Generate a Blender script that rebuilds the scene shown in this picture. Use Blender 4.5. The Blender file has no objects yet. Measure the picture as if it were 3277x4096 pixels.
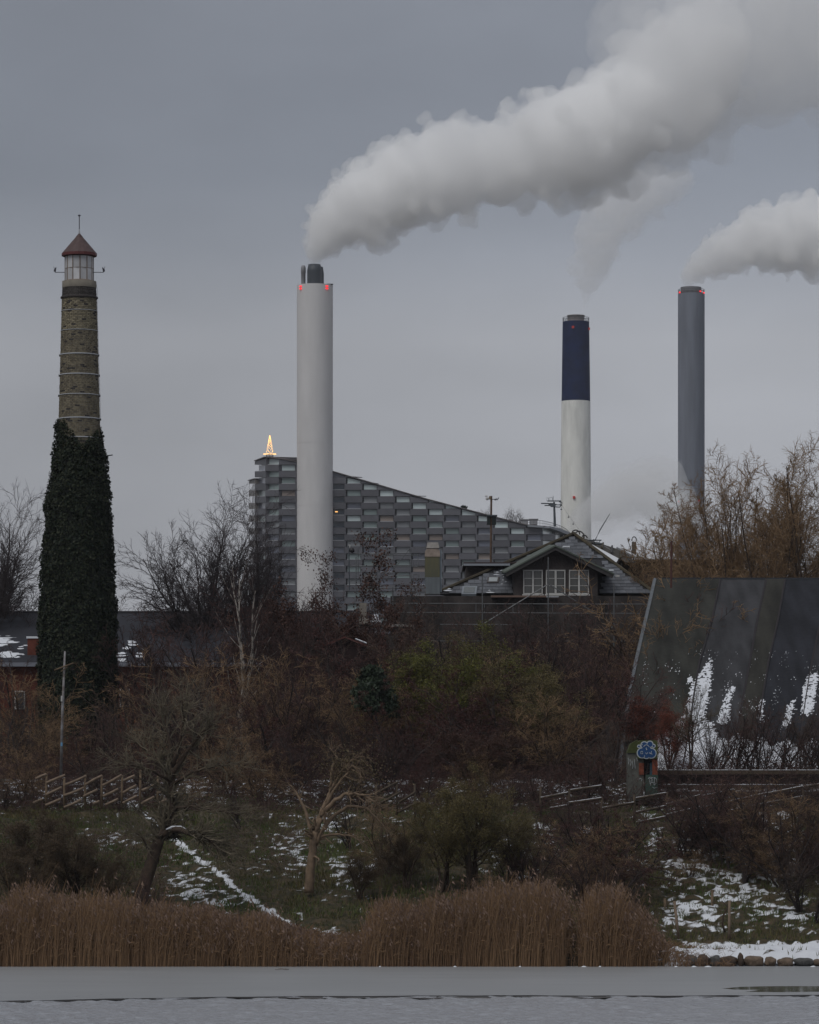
import bpy, math, random
import numpy as np
from mathutils import Vector, noise as mnoise
R = math.radians
C = bpy.context.scene.collection
scene = bpy.context.scene
rng = np.random.default_rng(7)
rnd = random.Random(11)

# ---------------------------------------------------------------- camera
F, CX, HY, HC = 3960.0, 409.5, 810.0, 5.0     # focal length in picture units, centre column, horizon row, eye height (m)
cam = bpy.data.cameras.new('camera'); camo = bpy.data.objects.new('camera', cam); C.objects.link(camo)
camo.location = (0, 0, HC); camo.rotation_euler = (R(90), 0, 0)
cam.sensor_fit = 'VERTICAL'; cam.sensor_height = 36.0; cam.lens = F/1024*36.0
cam.shift_y = (HY-512)/1024.0
cam.clip_start = 1.0; cam.clip_end = 20000
scene.camera = camo
scene.render.engine = 'CYCLES'

# ---------------------------------------------------------------- sky, sun, exposure
world = bpy.data.worlds.new('World'); scene.world = world; world.use_nodes = True
SUN_EL, SUN_AZ = 52, 40          # degrees; the glow of the hidden sun stands behind the viewer's left shoulder
def build_world():
    nt = world.node_tree; nt.nodes.clear(); N = nt.nodes.new; L = nt.links.new
    out = N('ShaderNodeOutputWorld'); bg = N('ShaderNodeBackground')
    sky = N('ShaderNodeTexSky'); sky.sky_type = 'NISHITA'; sky.sun_disc = False
    sky.sun_elevation = R(SUN_EL); sky.sun_rotation = R(SUN_AZ+180)
    sky.air_density = 1.0; sky.dust_density = 3.0; sky.ozone_density = 1.0
    tc = N('ShaderNodeTexCoord')
    # overcast: a closed cloud deck over the clear sky, faintly banded and lighter near the horizon
    mp = N('ShaderNodeMapping'); mp.inputs['Scale'].default_value = (2.2, 2.2, 5.5); mp.inputs['Location'].default_value = (.35, 0, .2); L(tc.outputs['Generated'], mp.inputs[0])
    n1 = N('ShaderNodeTexNoise'); n1.inputs['Scale'].default_value = 3.2; n1.inputs['Detail'].default_value = 5; n1.inputs['Roughness'].default_value = .5
    L(mp.outputs[0], n1.inputs['Vector'])
    sep = N('ShaderNodeSeparateXYZ'); L(tc.outputs['Generated'], sep.inputs[0])
    rp = N('ShaderNodeValToRGB'); e = rp.color_ramp.elements
    e[0].position = 0.0; e[0].color = (3.60, 3.68, 3.95, 1)
    e[1].position = 1.0; e[1].color = (3.3, 3.45, 3.8, 1)
    for p, c in ((.055, (3.62, 3.72, 4.02)), (.118, (3.55, 3.67, 3.98)), (.140, (2.80, 3.0, 3.42)), (.158, (2.25, 2.46, 2.88)), (.18, (2.2, 2.40, 2.82)), (.22, (2.35, 2.54, 2.95)), (.45, (2.8, 2.95, 3.3))):
        k = e.new(p); k.color = (*c, 1)
    L(sep.outputs['Z'], rp.inputs[0])
    mr = N('ShaderNodeMapRange'); mr.inputs['From Min'].default_value = .3; mr.inputs['From Max'].default_value = .7
    mr.inputs['To Min'].default_value = .88; mr.inputs['To Max'].default_value = 1.12; L(n1.outputs['Fac'], mr.inputs[0])
    mr2 = N('ShaderNodeMapRange'); mr2.interpolation_type = 'SMOOTHSTEP'; mr2.inputs['From Min'].default_value = -.30; mr2.inputs['From Max'].default_value = .30
    mr2.inputs['To Min'].default_value = .80; mr2.inputs['To Max'].default_value = 1.17; L(sep.outputs['X'], mr2.inputs[0])     # the cloud thins towards the right
    mm = N('ShaderNodeMath'); mm.operation = 'MULTIPLY'; L(mr.outputs[0], mm.inputs[0]); L(mr2.outputs[0], mm.inputs[1])
    mx = N('ShaderNodeVectorMath'); mx.operation = 'SCALE'; L(rp.outputs[0], mx.inputs[0]); L(mm.outputs[0], mx.inputs['Scale'])
    mix = N('ShaderNodeMix'); mix.data_type = 'RGBA'; mix.inputs['Factor'].default_value = .97
    L(sky.outputs[0], mix.inputs['A']); L(mx.outputs[0], mix.inputs['B'])
    L(mix.outputs['Result'], bg.inputs['Color']); bg.inputs['Strength'].default_value = .1
    L(bg.outputs[0], out.inputs['Surface'])
build_world()
sun = bpy.data.lights.new('sun', 'SUN'); suno = bpy.data.objects.new('sun', sun); C.objects.link(suno)
sun.energy = 1.45; sun.angle = R(40); sun.color = (1.0, .985, .96)
_a, _e = R(SUN_AZ+180), R(SUN_EL)   # overcast glow comes from behind the viewer's left shoulder, high up
suno.rotation_euler = Vector((math.sin(_a)*math.cos(_e), math.cos(_a)*math.cos(_e), math.sin(_e))).to_track_quat('Z', 'Y').to_euler()
suno.location = (0, -50, 100)
vs = scene.view_settings; vs.view_transform = 'Standard'; vs.look = 'None'; vs.exposure = 0.0; vs.gamma = 1.0
scene.cycles.max_bounces = 26; scene.cycles.diffuse_bounces = 2; scene.cycles.glossy_bounces = 2
scene.cycles.volume_bounces = 24; scene.cycles.transparent_max_bounces = 16
scene.cycles.use_denoising = True

# ---------------------------------------------------------------- helpers
def P(u, v, Y): return Vector(((u-CX)/F*Y, Y, HC+(HY-v)/F*Y))
def link(o): C.objects.link(o); return o
def tag(o, label=None, cat=None, group=None, kind=None):
    if label: o['label'] = label
    if cat: o['category'] = cat
    if group: o['group'] = group
    if kind: o['kind'] = kind
    return o
def empty(name, loc=(0,0,0), rz=0):
    o = bpy.data.objects.new(name, None); link(o); o.location = loc; o.rotation_euler = (0, 0, rz); o.empty_display_size = .3
    return o
def mesh_obj(name, V, Fc, mat, parent=None, smooth=False, attr=None):
    """V (n,3) array, Fc: (m,k) array or list of faces"""
    me = bpy.data.meshes.new(name)
    V = np.asarray(V, dtype=np.float64)
    if isinstance(Fc, np.ndarray):
        m, k = Fc.shape
        me.vertices.add(len(V)); me.vertices.foreach_set('co', V.astype(np.float32).ravel())
        me.loops.add(m*k); me.loops.foreach_set('vertex_index', Fc.astype(np.int32).ravel())
        me.polygons.add(m); me.polygons.foreach_set('loop_start', np.arange(0, m*k, k, dtype=np.int32))
        me.update(calc_edges=True)
    else:
        me.from_pydata([tuple(v) for v in V], [], Fc); me.update()
    if smooth: me.polygons.foreach_set('use_smooth', [len(p.vertices) <= 4 for p in me.polygons])
    if attr is not None:
        for an, av in attr.items():
            av = np.asarray(av, dtype=np.float32)
            a = me.attributes.new(an, 'FLOAT', 'POINT'); a.data.foreach_set('value', av)
    if mat is not None: me.materials.append(mat)
    o = bpy.data.objects.new(name, me); link(o)
    if parent is not None: o.parent = parent
    return o
class MB:
    """collects simple solids and links them as one mesh object"""
    def __init__(s): s.v = []; s.f = []
    def add(s, vs_, fs_):
        n = len(s.v); s.v += [tuple(v) for v in vs_]; s.f += [[i+n for i in f] for f in fs_]; return s
    def box(s, a, b):
        x0, y0, z0 = a; x1, y1, z1 = b
        return s.add([(x0,y0,z0),(x1,y0,z0),(x1,y1,z0),(x0,y1,z0),(x0,y0,z1),(x1,y0,z1),(x1,y1,z1),(x0,y1,z1)],
                     [(0,3,2,1),(4,5,6,7),(0,1,5,4),(1,2,6,5),(2,3,7,6),(3,0,4,7)])
    def prism(s, poly, y0, y1):
        """polygon in XZ (counter-clockwise seen from the camera, -Y side), extruded from y0 to y1"""
        n = len(poly); vs_ = [(x, y0, z) for x, z in poly] + [(x, y1, z) for x, z in poly]
        fs_ = [list(range(n)), list(range(2*n-1, n-1, -1))] + [[i, i+n, (i+1) % n+n, (i+1) % n] for i in range(n)]
        return s.add(vs_, fs_)
    def tube(s, pts, rad, n=6, cap=True):
        pts = [Vector(p) for p in pts]; k = len(pts)
        if not hasattr(rad, '__len__'): rad = [rad]*k
        vs_ = []; 
        for i, p in enumerate(pts):
            d = (pts[min(i+1, k-1)]-pts[max(i-1, 0)]).normalized()
            a = d.orthogonal().normalized() if abs(d.z) > .9 else d.cross(Vector((0,0,1))).normalized()
            b = d.cross(a)
            for j in range(n):
                t = 2*math.pi*j/n; vs_.append(p+(a*math.cos(t)+b*math.sin(t))*rad[i])
        fs_ = [(i*n+j, i*n+(j+1) % n, (i+1)*n+(j+1) % n, (i+1)*n+j) for i in range(k-1) for j in range(n)]
        if cap: fs_ += [list(range(n))[::-1], [(k-1)*n+j for j in range(n)]]
        return s.add(vs_, fs_)
    def lathe(s, c, prof, n=24, cap=True):
        """profile [(r,z)] about a vertical axis through c"""
        vs_ = [(c[0]+r*math.cos(2*math.pi*j/n), c[1]+r*math.sin(2*math.pi*j/n), c[2]+z) for r, z in prof for j in range(n)]
        k = len(prof)
        fs_ = [(i*n+j, i*n+(j+1) % n, (i+1)*n+(j+1) % n, (i+1)*n+j) for i in range(k-1) for j in range(n)]
        if cap:      # caps get vertices of their own so that the round side stays evenly shaded
            m_ = len(vs_); vs_ = vs_+vs_[:n]+vs_[(k-1)*n:k*n]; fs_ += [[m_+j for j in range(n)][::-1], [m_+n+j for j in range(n)]]
        return s.add(vs_, fs_)
    def build(s, name, mat, parent=None, smooth=False): return mesh_obj(name, s.v, s.f, mat, parent, smooth)

def mat(name, col, rough=.8, metal=0, var=0, scale=1.0, bump=0, bscale=10, col2=None, spec=.3, stretch=(1,1,1), detail=6, emit=None, rand=0, lo=.35, hi=.65):
    m = bpy.data.materials.new(name); m.use_nodes = True; nt = m.node_tree; N = nt.nodes.new; L = nt.links.new
    b = nt.nodes['Principled BSDF']; b.inputs['Roughness'].default_value = rough; b.inputs['Metallic'].default_value = metal
    b.inputs['Specular IOR Level'].default_value = spec; b.inputs['Base Color'].default_value = (*col, 1)
    if emit: b.inputs['Emission Color'].default_value = (*emit[0], 1); b.inputs['Emission Strength'].default_value = emit[1]
    tc = N('ShaderNodeTexCoord'); mp = N('ShaderNodeMapping'); mp.inputs['Scale'].default_value = stretch; L(tc.outputs['Object'], mp.inputs[0])
    last = None
    if var or col2:
        n = N('ShaderNodeTexNoise'); n.inputs['Scale'].default_value = scale; n.inputs['Detail'].default_value = detail; n.inputs['Roughness'].default_value = .6; L(mp.outputs[0], n.inputs['Vector'])
        c2 = col2 if col2 else tuple(c*(1-var) for c in col); c1 = col if col2 else tuple(min(1, c*(1+var)) for c in col)
        r = N('ShaderNodeValToRGB'); r.color_ramp.elements[0].position = lo; r.color_ramp.elements[1].position = hi
        r.color_ramp.elements[0].color = (*c2, 1); r.color_ramp.elements[1].color = (*c1, 1); L(n.outputs['Fac'], r.inputs[0]); last = r.outputs[0]
    if rand:
        oi = N('ShaderNodeObjectInfo'); mr = N('ShaderNodeMapRange'); mr.inputs['To Min'].default_value = 1-rand; mr.inputs['To Max'].default_value = 1+rand
        L(oi.outputs['Random'], mr.inputs[0]); vm = N('ShaderNodeVectorMath'); vm.operation = 'SCALE'
        if last: L(last, vm.inputs[0])
        else: vm.inputs[0].default_value = col
        L(mr.outputs[0], vm.inputs['Scale']); last = vm.outputs[0]
    if last: L(last, b.inputs['Base Color'])
    if bump:
        n2 = N('ShaderNodeTexNoise'); n2.inputs['Scale'].default_value = bscale; n2.inputs['Detail'].default_value = 4; L(mp.outputs[0], n2.inputs['Vector'])
        bp = N('ShaderNodeBump'); bp.inputs['Strength'].default_value = bump; bp.inputs['Distance'].default_value = .1; L(n2.outputs['Fac'], bp.inputs['Height']); L(bp.outputs[0], b.inputs['Normal'])
    return m
# ---------------------------------------------------------------- ground, water, ice
def sm(t): t = np.clip(t, 0, 1); return t*t*(3-2*t)
def gz(x, y):
    """height of the bank: shore at y = 126, crest near y = 146, then a gentle rampart"""
    x = np.asarray(x, dtype=float); y = np.asarray(y, dtype=float)
    shelf = sm((x-6)/3)                                  # flat snowy shelf along the right hand shore
    y0 = 126.0+shelf*4.0
    z = .12+.42*shelf*sm((y-126.3)/.8)+(4.75-.42*shelf)*np.clip((y-y0)/(146-y0), 0, 1)**(.85)
    z = z+1.35*sm((y-147)/10)-.9*sm((y-162)/12)
    z = z-.9*sm((126.2-y)/.5)
    return z
def gzf(x, y): return float(gz(x, y))
def fbm(x, y, s, seed=0, oct=4):
    """cheap value noise on arrays"""
    out = np.zeros_like(x, dtype=float); a = 1.0; tot = 0
    for o in range(oct):
        fx, fy = x*s+seed*17.3+o*5.1, y*s+seed*9.7-o*3.3
        ix, iy = np.floor(fx).astype(int), np.floor(fy).astype(int); tx, ty = fx-ix, fy-iy
        tx = tx*tx*(3-2*tx); ty = ty*ty*(3-2*ty)
        def h(i, j):
            n = (i*374761393+j*668265263+seed*1274126177) & 0x7fffffff
            n = (n ^ (n >> 13))*1274126177 & 0x7fffffff
            return ((n ^ (n >> 16)) & 0xffff)/65535.0
        v = (h(ix, iy)*(1-tx)+h(ix+1, iy)*tx)*(1-ty)+(h(ix, iy+1)*(1-tx)+h(ix+1, iy+1)*tx)*ty
        out += a*v; tot += a; a *= .55; s *= 2.05
    return out/tot
# snow lies thick on the shelf, along the worn path down the bank, and on the open ground behind the fences
def seg_d(px, py, pts):
    d = np.full(px.shape, 1e9)
    for (x0, y0), (x1, y1) in zip(pts[:-1], pts[1:]):
        dx, dy = x1-x0, y1-y0; t = np.clip(((px-x0)*dx+(py-y0)*dy)/(dx*dx+dy*dy), 0, 1)
        d = np.minimum(d, np.hypot(px-x0-t*dx, py-y0-t*dy))
    return d
def blob(u, v, cu, cv, ru, rv): return np.clip(1.25-np.hypot((u-cu)/ru, (v-cv)/rv), 0, 1)
def snow_at(x, y):
    z = gz(x, y); u = CX+x/y*F; v = HY+(HC-z)/y*F
    s = np.zeros_like(u)
    s = np.maximum(s, (.55+.55*fbm(x, y, 1.7, 21))*np.clip(1.15-seg_d(u, v*1.3, [(u_, v_*1.3) for u_, v_ in ((125,800),(160,826),(182,846),(212,868),(240,892),(268,912),(300,930),(345,948))])/5.0, 0, 1))
    for b in ((60,800,60,13),(30,792,60,14),(200,796,80,12),(190,885,42,38),(205,900,40,22),(110,838,40,14),(295,935,60,14),(320,945,40,12),
              (395,798,32,22),(330,820,36,26),(350,870,34,30),(288,850,40,40),(440,806,50,14),(540,790,90,16),(560,800,40,14),(520,840,60,40),
              (652,845,14,26),(650,810,26,16),(640,860,28,16),(700,868,60,40),(740,890,60,40),(700,915,60,30),(770,860,70,46),(585,840,30,30),
              (760,790,80,24),(755,830,80,40),(590,925,14,30),(600,948,18,10),(800,915,40,18)):
        s = np.maximum(s, (.50 if b[0] > 640 else .42)*blob(u, v, *b))
    s = np.maximum(s, 1.0*sm((u-640)/60)*sm((v-938)/8))
    s = np.where(y > 150, np.maximum(s, .34), s)
    return s, u, v
GX = np.linspace(-24, 24, 400); GY = np.concatenate([np.linspace(125.2, 158, 220), np.linspace(158.6, 186, 30)])
X_, Y_ = np.meshgrid(GX, GY); S_, U_, V_ = snow_at(X_, Y_)
Z_ = gz(X_, Y_)+(fbm(X_, Y_, 1.1, 3)-.5)*.30+(fbm(X_, Y_, 5.0, 5, 3)-.5)*.14
Sn = S_*1.10+(fbm(X_, Y_*1.0, 4.6, 8, 6)-.5)*2.3-.13+(fbm(X_, Y_, .6, 2)-.5)*.35
def grid_faces(nx, ny):
    i = np.arange(nx-1); j = np.arange(ny-1); I, J = np.meshgrid(i, j); a = (J*nx+I).ravel()
    return np.stack([a, a+1, a+nx+1, a+nx], 1)
def attr_mix(name, c_lo, c_hi, attr, sharp=(.35, .55), rough=.9, noise_s=30, namp=.35, var=.3, bump=.5, third=None, stretch=(1,1,1)):
    m = bpy.data.materials.new(name); m.use_nodes = True; nt = m.node_tree; N = nt.nodes.new; L = nt.links.new
    b = nt.nodes['Principled BSDF']; b.inputs['Roughness'].default_value = rough; b.inputs['Specular IOR Level'].default_value = .2
    at = N('ShaderNodeAttribute'); at.attribute_name = attr; tc = N('ShaderNodeTexCoord')
    n = N('ShaderNodeTexNoise'); n.inputs['Scale'].default_value = noise_s; n.inputs['Detail'].default_value = 4; L(tc.outputs['Object'], n.inputs['Vector'])
    ad = N('ShaderNodeMath'); ad.operation = 'MULTIPLY_ADD'; L(n.outputs['Fac'], ad.inputs[0]); ad.inputs[1].default_value = namp; L(at.outputs['Fac'], ad.inputs[2])
    r = N('ShaderNodeMapRange'); r.inputs['From Min'].default_value = sharp[0]+namp/2; r.inputs['From Max'].default_value = sharp[1]+namp/2; L(ad.outputs[0], r.inputs[0])
    n2 = N('ShaderNodeTexNoise'); n2.inputs['Scale'].default_value = noise_s*.12; n2.inputs['Detail'].default_value = 7; mp = N('ShaderNodeMapping'); mp.inputs['Scale'].default_value = stretch; L(tc.outputs['Object'], mp.inputs[0]); L(mp.outputs[0], n2.inputs['Vector'])
    cr = N('ShaderNodeValToRGB'); e = cr.color_ramp.elements; e[0].position = .35; e[1].position = .65
    e[0].color = (*[c*(1-var) for c in c_lo], 1); e[1].color = (*(third or [c*(1+var) for c in c_lo]), 1); L(n2.outputs['Fac'], cr.inputs[0])
    mx = N('ShaderNodeMix'); mx.data_type = 'RGBA'; L(r.outputs[0], mx.inputs['Factor']); L(cr.outputs[0], mx.inputs['A']); mx.inputs['B'].default_value = (*c_hi, 1)
    L(mx.outputs['Result'], b.inputs['Base Color'])
    bp = N('ShaderNodeBump'); bp.inputs['Strength'].default_value = bump; bp.inputs['Distance'].default_value = .05; L(n.outputs['Fac'], bp.inputs['Height']); L(bp.outputs[0], b.inputs['Normal'])
    return m
SNOW = (.62, .64, .68)
m_ground = attr_mix('bank_soil', (.035,.036,.02), SNOW, 'snow', third=(.075,.055,.033))
bank = mesh_obj('bank', np.stack([X_, Y_, Z_], 2).reshape(-1, 3), grid_faces(len(GX), len(GY)), m_ground, smooth=True, attr={'snow': Sn.ravel()}); tag(bank, kind='structure')
m_land = mat('far_land', (.05,.045,.035), .95, var=.3, scale=.05)
g = MB()
for a, b in (((-1100,186,5.1),(1100,2400,5.3)), ((-1100,125.6,-1.2),(-24,186,4.9)), ((24,125.6,-1.2),(1100,186,4.9))): g.box(a, b)
tag(g.build('ground', m_land), kind='structure')
# water with wind ripples in front, a thin sheet of dull ice behind it
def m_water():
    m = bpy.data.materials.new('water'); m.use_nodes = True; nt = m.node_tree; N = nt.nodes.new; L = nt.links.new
    b = nt.nodes['Principled BSDF']; b.inputs['Base Color'].default_value = (.33,.34,.365,1); b.inputs['Roughness'].default_value = .18; b.inputs['IOR'].default_value = 1.33  # pale base colour stands in for the sky mirrored at a grazing angle
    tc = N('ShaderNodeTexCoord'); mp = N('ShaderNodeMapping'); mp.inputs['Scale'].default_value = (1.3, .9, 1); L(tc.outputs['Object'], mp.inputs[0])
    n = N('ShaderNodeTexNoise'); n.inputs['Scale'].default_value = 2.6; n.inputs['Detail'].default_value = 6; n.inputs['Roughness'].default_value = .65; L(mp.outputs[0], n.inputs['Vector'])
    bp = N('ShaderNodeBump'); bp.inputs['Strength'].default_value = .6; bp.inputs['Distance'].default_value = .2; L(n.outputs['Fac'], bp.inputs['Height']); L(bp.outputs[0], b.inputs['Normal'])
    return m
def m_ice():
    m = bpy.data.materials.new('ice'); m.use_nodes = True; nt = m.node_tree; N = nt.nodes.new; L = nt.links.new
    b = nt.nodes['Principled BSDF']; b.inputs['Roughness'].default_value = .36; b.inputs['IOR'].default_value = 1.31; b.inputs['Specular IOR Level'].default_value = .5
    tc = N('ShaderNodeTexCoord'); mp = N('ShaderNodeMapping'); mp.inputs['Scale'].default_value = (.25, 1.2, 1); L(tc.outputs['Object'], mp.inputs[0])
    n = N('ShaderNodeTexNoise'); n.inputs['Scale'].default_value = .7; n.inputs['Detail'].default_value = 6; L(mp.outputs[0], n.inputs['Vector'])
    cr = N('ShaderNodeValToRGB'); e = cr.color_ramp.elements; e[0].position = .3; e[1].position = .7; e[0].color = (.25,.258,.265,1); e[1].color = (.29,.297,.305,1)
    L(n.outputs['Fac'], cr.inputs[0]); L(cr.outputs[0], b.inputs['Base Color'])
    n3 = N('ShaderNodeTexNoise'); n3.inputs['Scale'].default_value = 9; L(tc.outputs['Object'], n3.inputs['Vector'])
    bp = N('ShaderNodeBump'); bp.inputs['Strength'].default_value = .15; bp.inputs['Distance'].default_value = .02; L(n3.outputs['Fac'], bp.inputs['Height']); L(bp.outputs[0], b.inputs['Normal'])
    return m
wx_ = np.linspace(-15, 15, 260); wy_ = np.linspace(84, 110, 180); WX, WY = np.meshgrid(wx_, wy_)      # wind ripples as real relief where they can be made out
wz = ((fbm(WX*2.2+WY*.3, WY*1.0, 1.3, 31, 4)-.5)*.10+(fbm(WX*3, WY*1.6, 3.1, 37, 3)-.5)*.035)*sm((15-np.abs(WX))/1.0)*sm((WY-84)/2)*sm((110-WY)/1.5)
nw = len(wx_)*len(wy_); wv = np.concatenate([np.stack([WX, WY, wz], 2).reshape(-1, 3), [(-900,-60,0),(900,-60,0),(900,84,0),(-900,84,0),(-900,110,0),(900,110,0),(900,127,0),(-900,127,0),(-15,84,0),(-15,110,0),(15,84,0),(15,110,0)]])
wf = np.concatenate([grid_faces(len(wx_), len(wy_)), nw+np.array([(0,1,2,3),(4,5,6,7),(3,8,9,4),(10,2,5,11)])])
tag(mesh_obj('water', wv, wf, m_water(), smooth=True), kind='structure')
def ice_edge(x): return 105.9+.03*x-max(0, -3-x)*.32+.14*math.sin(x*.7)+.08*math.sin(x*2.3+1)+.04*math.sin(x*6.1)
xs = np.linspace(-40, 40, 400); fr = [(x, ice_edge(x)) for x in xs]
iv = [(x, y, .035) for x, y in fr]+[(x, 127.2, .035) for x in xs]+[(x, y+.05, -.02) for x, y in fr]; n_ = len(xs)
ifc = [(i, i+1, n_+i+1, n_+i) for i in range(n_-1)]+[(2*n_+i, 2*n_+i+1, i+1, i) for i in range(n_-1)]
for x0, x1 in ((-900,-40),(40,900)):
    k = len(iv); iv += [(x0, ice_edge(-40 if x0 < 0 else 40), .03), (x1, ice_edge(-40 if x0 < 0 else 40), .03), (x1, 127.2, .03), (x0, 127.2, .03)]; ifc.append((k, k+1, k+2, k+3))
tag(mesh_obj('ice', iv, ifc, m_ice()), kind='structure')
wl_ = [.15+1.1*max(0, .5+.5*math.sin(x*.31+1.2)+.35*math.sin(x*1.7)+.2*math.sin(x*4.1)-.35) for x in xs]
mg = bpy.data.materials.new('ice_margin'); mg.use_nodes = True; mg.node_tree.nodes['Principled BSDF'].inputs['Base Color'].default_value = (.035,.028,.022,1); mg.node_tree.nodes['Principled BSDF'].inputs['Roughness'].default_value = .5
tag(mesh_obj('ice_margin', [(x, y+.02, .012) for x, y in fr]+[(x, y-w, .008) for (x, y), w in zip(fr, wl_)], [(n_+i, n_+i+1, i+1, i) for i in range(n_-1)], mg), kind='structure')
# dark reflection streak near the ice's right hand edge, painted as a dark glossy sheet
streak_uv = [(u, v) for u, v in ((722,988.5),(740,986.8),(765,986.2),(800,986.0),(830,986.2),(830,991.5),(780,992.2),(745,991.8),(760,989.8),(735,989.6))]
def on_plane(u, v, z): Y = (HC-z)*F/(v-HY); return ((u-CX)/F*Y, Y, z)
mm = bpy.data.materials.new('reflection_dark'); mm.use_nodes = True; mm.node_tree.nodes['Principled BSDF'].inputs['Roughness'].default_value = .06; mm.node_tree.nodes['Principled BSDF'].inputs['Base Color'].default_value = (.05,.06,.06,1)
tag(mesh_obj('reflection_streak', [on_plane(u, v, .036) for u, v in streak_uv], [tuple(range(len(streak_uv)))[::-1]], mm), kind='structure')
# ---------------------------------------------------------------- far stacks
m_conc = mat('pale_concrete', (.575,.565,.565), .75, var=.05, scale=.35, stretch=(1,1,.25), spec=.3)
m_conc_w = mat('white_stained', (.78,.78,.74), .85, col2=(.60,.60,.57), scale=.28, stretch=(1.6,1.6,.35), lo=.3, hi=.6, detail=9)
m_navy = mat('navy_paint', (.006,.014,.055), .8, var=.25, scale=.3, spec=.15)
m_grey = mat('grey_paint', (.165,.18,.215), .8, var=.14, scale=.3, stretch=(1.5,1.5,.15), detail=9)
m_steel = mat('dark_steel', (.045,.052,.062), .5, var=.1, scale=.5)
m_steel2 = mat('light_steel', (.20,.20,.21), .5, var=.1, scale=.5)
m_red = mat('red_lamp', (.5,.02,.02), .5, emit=((1,.02,.03), 1.3))
m_redd = mat('red_lamp_dim', (.4,.03,.02), .5, emit=((1,.06,.03), .06))
m_rail = mat('rail_grey', (.14,.14,.15), .6)
def cyl_at(u0, u1, v0, v1, Y, m, name, par, top=None, n=40):
    a = P(u0, v0, Y); b = P(u1, v1, Y); c = ((a.x+b.x)/2, Y, b.z); r = (b.x-a.x)/2
    prof = [(r, 0), (r*(top or 1), a.z-b.z)]
    return MB().lathe(c, prof, n).build(name, m, par, True)
def shade_flat_caps(o):
    for p in o.data.polygons:
        if len(p.vertices) > 4: p.use_smooth = False
Ys = 900
t = empty('chimney_stack', P(315, 600, Ys)*1.0); t.location = (0,0,0); tag(t, 'tall light grey round stack with two dark steel flues and red lamps', 'chimney')
rings = []
a = P(296.9, 285.6, Ys); b = P(332.9, HY, Ys); cx0 = (a.x+b.x)/2; r0 = (b.x-a.x)/2
MB().lathe((cx0, Ys, b.z), [(r0*.993, .1), (r0*.993, a.z-b.z-.1)], 64).build('core', m_conc, t, True)
for va, vb in ((285.6, 444.0),(444.0, 506.5),(506.5, 812)):      # cast in lifts, a fine joint between
    za, zb = P(0, va, Ys).z, P(0, vb, Ys).z
    o = MB().lathe((cx0, Ys, zb+.06), [(r0, 0), (r0, za-zb-.06)], 64).build('shaft', m_conc, t, True)
o = cyl_at(307.2, 321.6, 272, 287, Ys-1.2, m_steel, 'flue', t); 
a = P(307.2, 272, Ys-1.2); b = P(321.6, 287, Ys-1.2); r = (b.x-a.x)/2; cx = (a.x+b.x)/2
MB().lathe((cx, Ys-1.2, a.z), [(r*1.01, 0), (r*1.01, .25), (r*.86, P(0,265.3,Ys).z-a.z), (r*.8, P(0,265.3,Ys).z-a.z)], 32).build('flue_cone', m_steel, t, True)
cx2 = P(317.8, 0, Ys).x
MB().lathe((cx2, Ys+1.5, P(0,287,Ys).z), [(1.36, 0), (1.36, 3.2), (1.14, 4.75)], 32).build('flue', m_steel, t, True)
o = MB().lathe((P(303.4,0,Ys).x, Ys-.6, P(0,287,Ys).z), [(.5,0),(.5,3.0),(.56,3.05),(.56,4.2),(.4,4.75),(.3,4.8)], 20).build('flue', m_steel2, t, True)
mb = MB(); pz = P(0,285.3,Ys).z; px = P(329.5,0,Ys).x
mb.box((px-.6, Ys-1.8, pz), (px+.85, Ys-.5, pz+.14)); mb.box((px-.2, Ys-1.6, pz-.2), (px+.1, Ys-.7, pz)); mb.build('hatch', m_steel, t)
for uu in (301.2, 327.1):
    for vv in (287.9, 290.3):
        dx = P(uu,0,Ys).x-cx0; yy = Ys-math.sqrt(max(0, r0*r0-dx*dx)); p = P(uu, vv, Ys)
        MB().box((p.x-.33, yy-.25, p.z-.13), (p.x+.33, yy+.1, p.z+.13)).build('warning_light', m_red, t)
def railing(par, cx, cy, z, r, h, n=16, m=m_rail, rad=.05):
    mb = MB()
    for k in range(n):
        a = 2*math.pi*k/n; mb.tube([(cx+r*math.cos(a), cy+r*math.sin(a), z), (cx+r*math.cos(a), cy+r*math.sin(a), z+h)], rad, 4)
    for hh in (.55, 1.0):
        mb.tube([(cx+r*math.cos(2*math.pi*k/32), cy+r*math.sin(2*math.pi*k/32), z+h*hh) for k in range(33)], rad, 4, False)
    return mb.build('railing', m, par)
# navy over white
Yn = 1200; t = empty('chimney_stack'); tag(t, 'tapered stack painted navy blue above and stained white below', 'chimney')
cxn = P(575.9, 0, Yn).x; sn = Yn/F
zt, zm, zb = P(0,322,Yn).z, P(0,401.4,Yn).z, P(0,HY,Yn).z
MB().lathe((cxn, Yn, zm+.004), [(14.35*sn, 0), (13.3*sn, zt-zm)], 56).build('navy_section', m_navy, t, True)
MB().lathe((cxn, Yn, zb), [(17.2*sn, 0), (14.45*sn, zm-zb)], 56).build('white_section', m_conc_w, t, True)
MB().lathe((cxn, Yn, zt), [(8.6*sn, 0), (8.6*sn, 6.0*sn), (8.9*sn, 6.0*sn), (8.9*sn, 6.6*sn), (7.6*sn, 6.6*sn)], 40).build('flue', mat('rim_grey', (.26,.23,.22), .8, var=.3, scale=.6), t, True)
railing(t, cxn, Yn, zt, 13.1*sn, 4.2*sn, 18, rad=.07)
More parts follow.
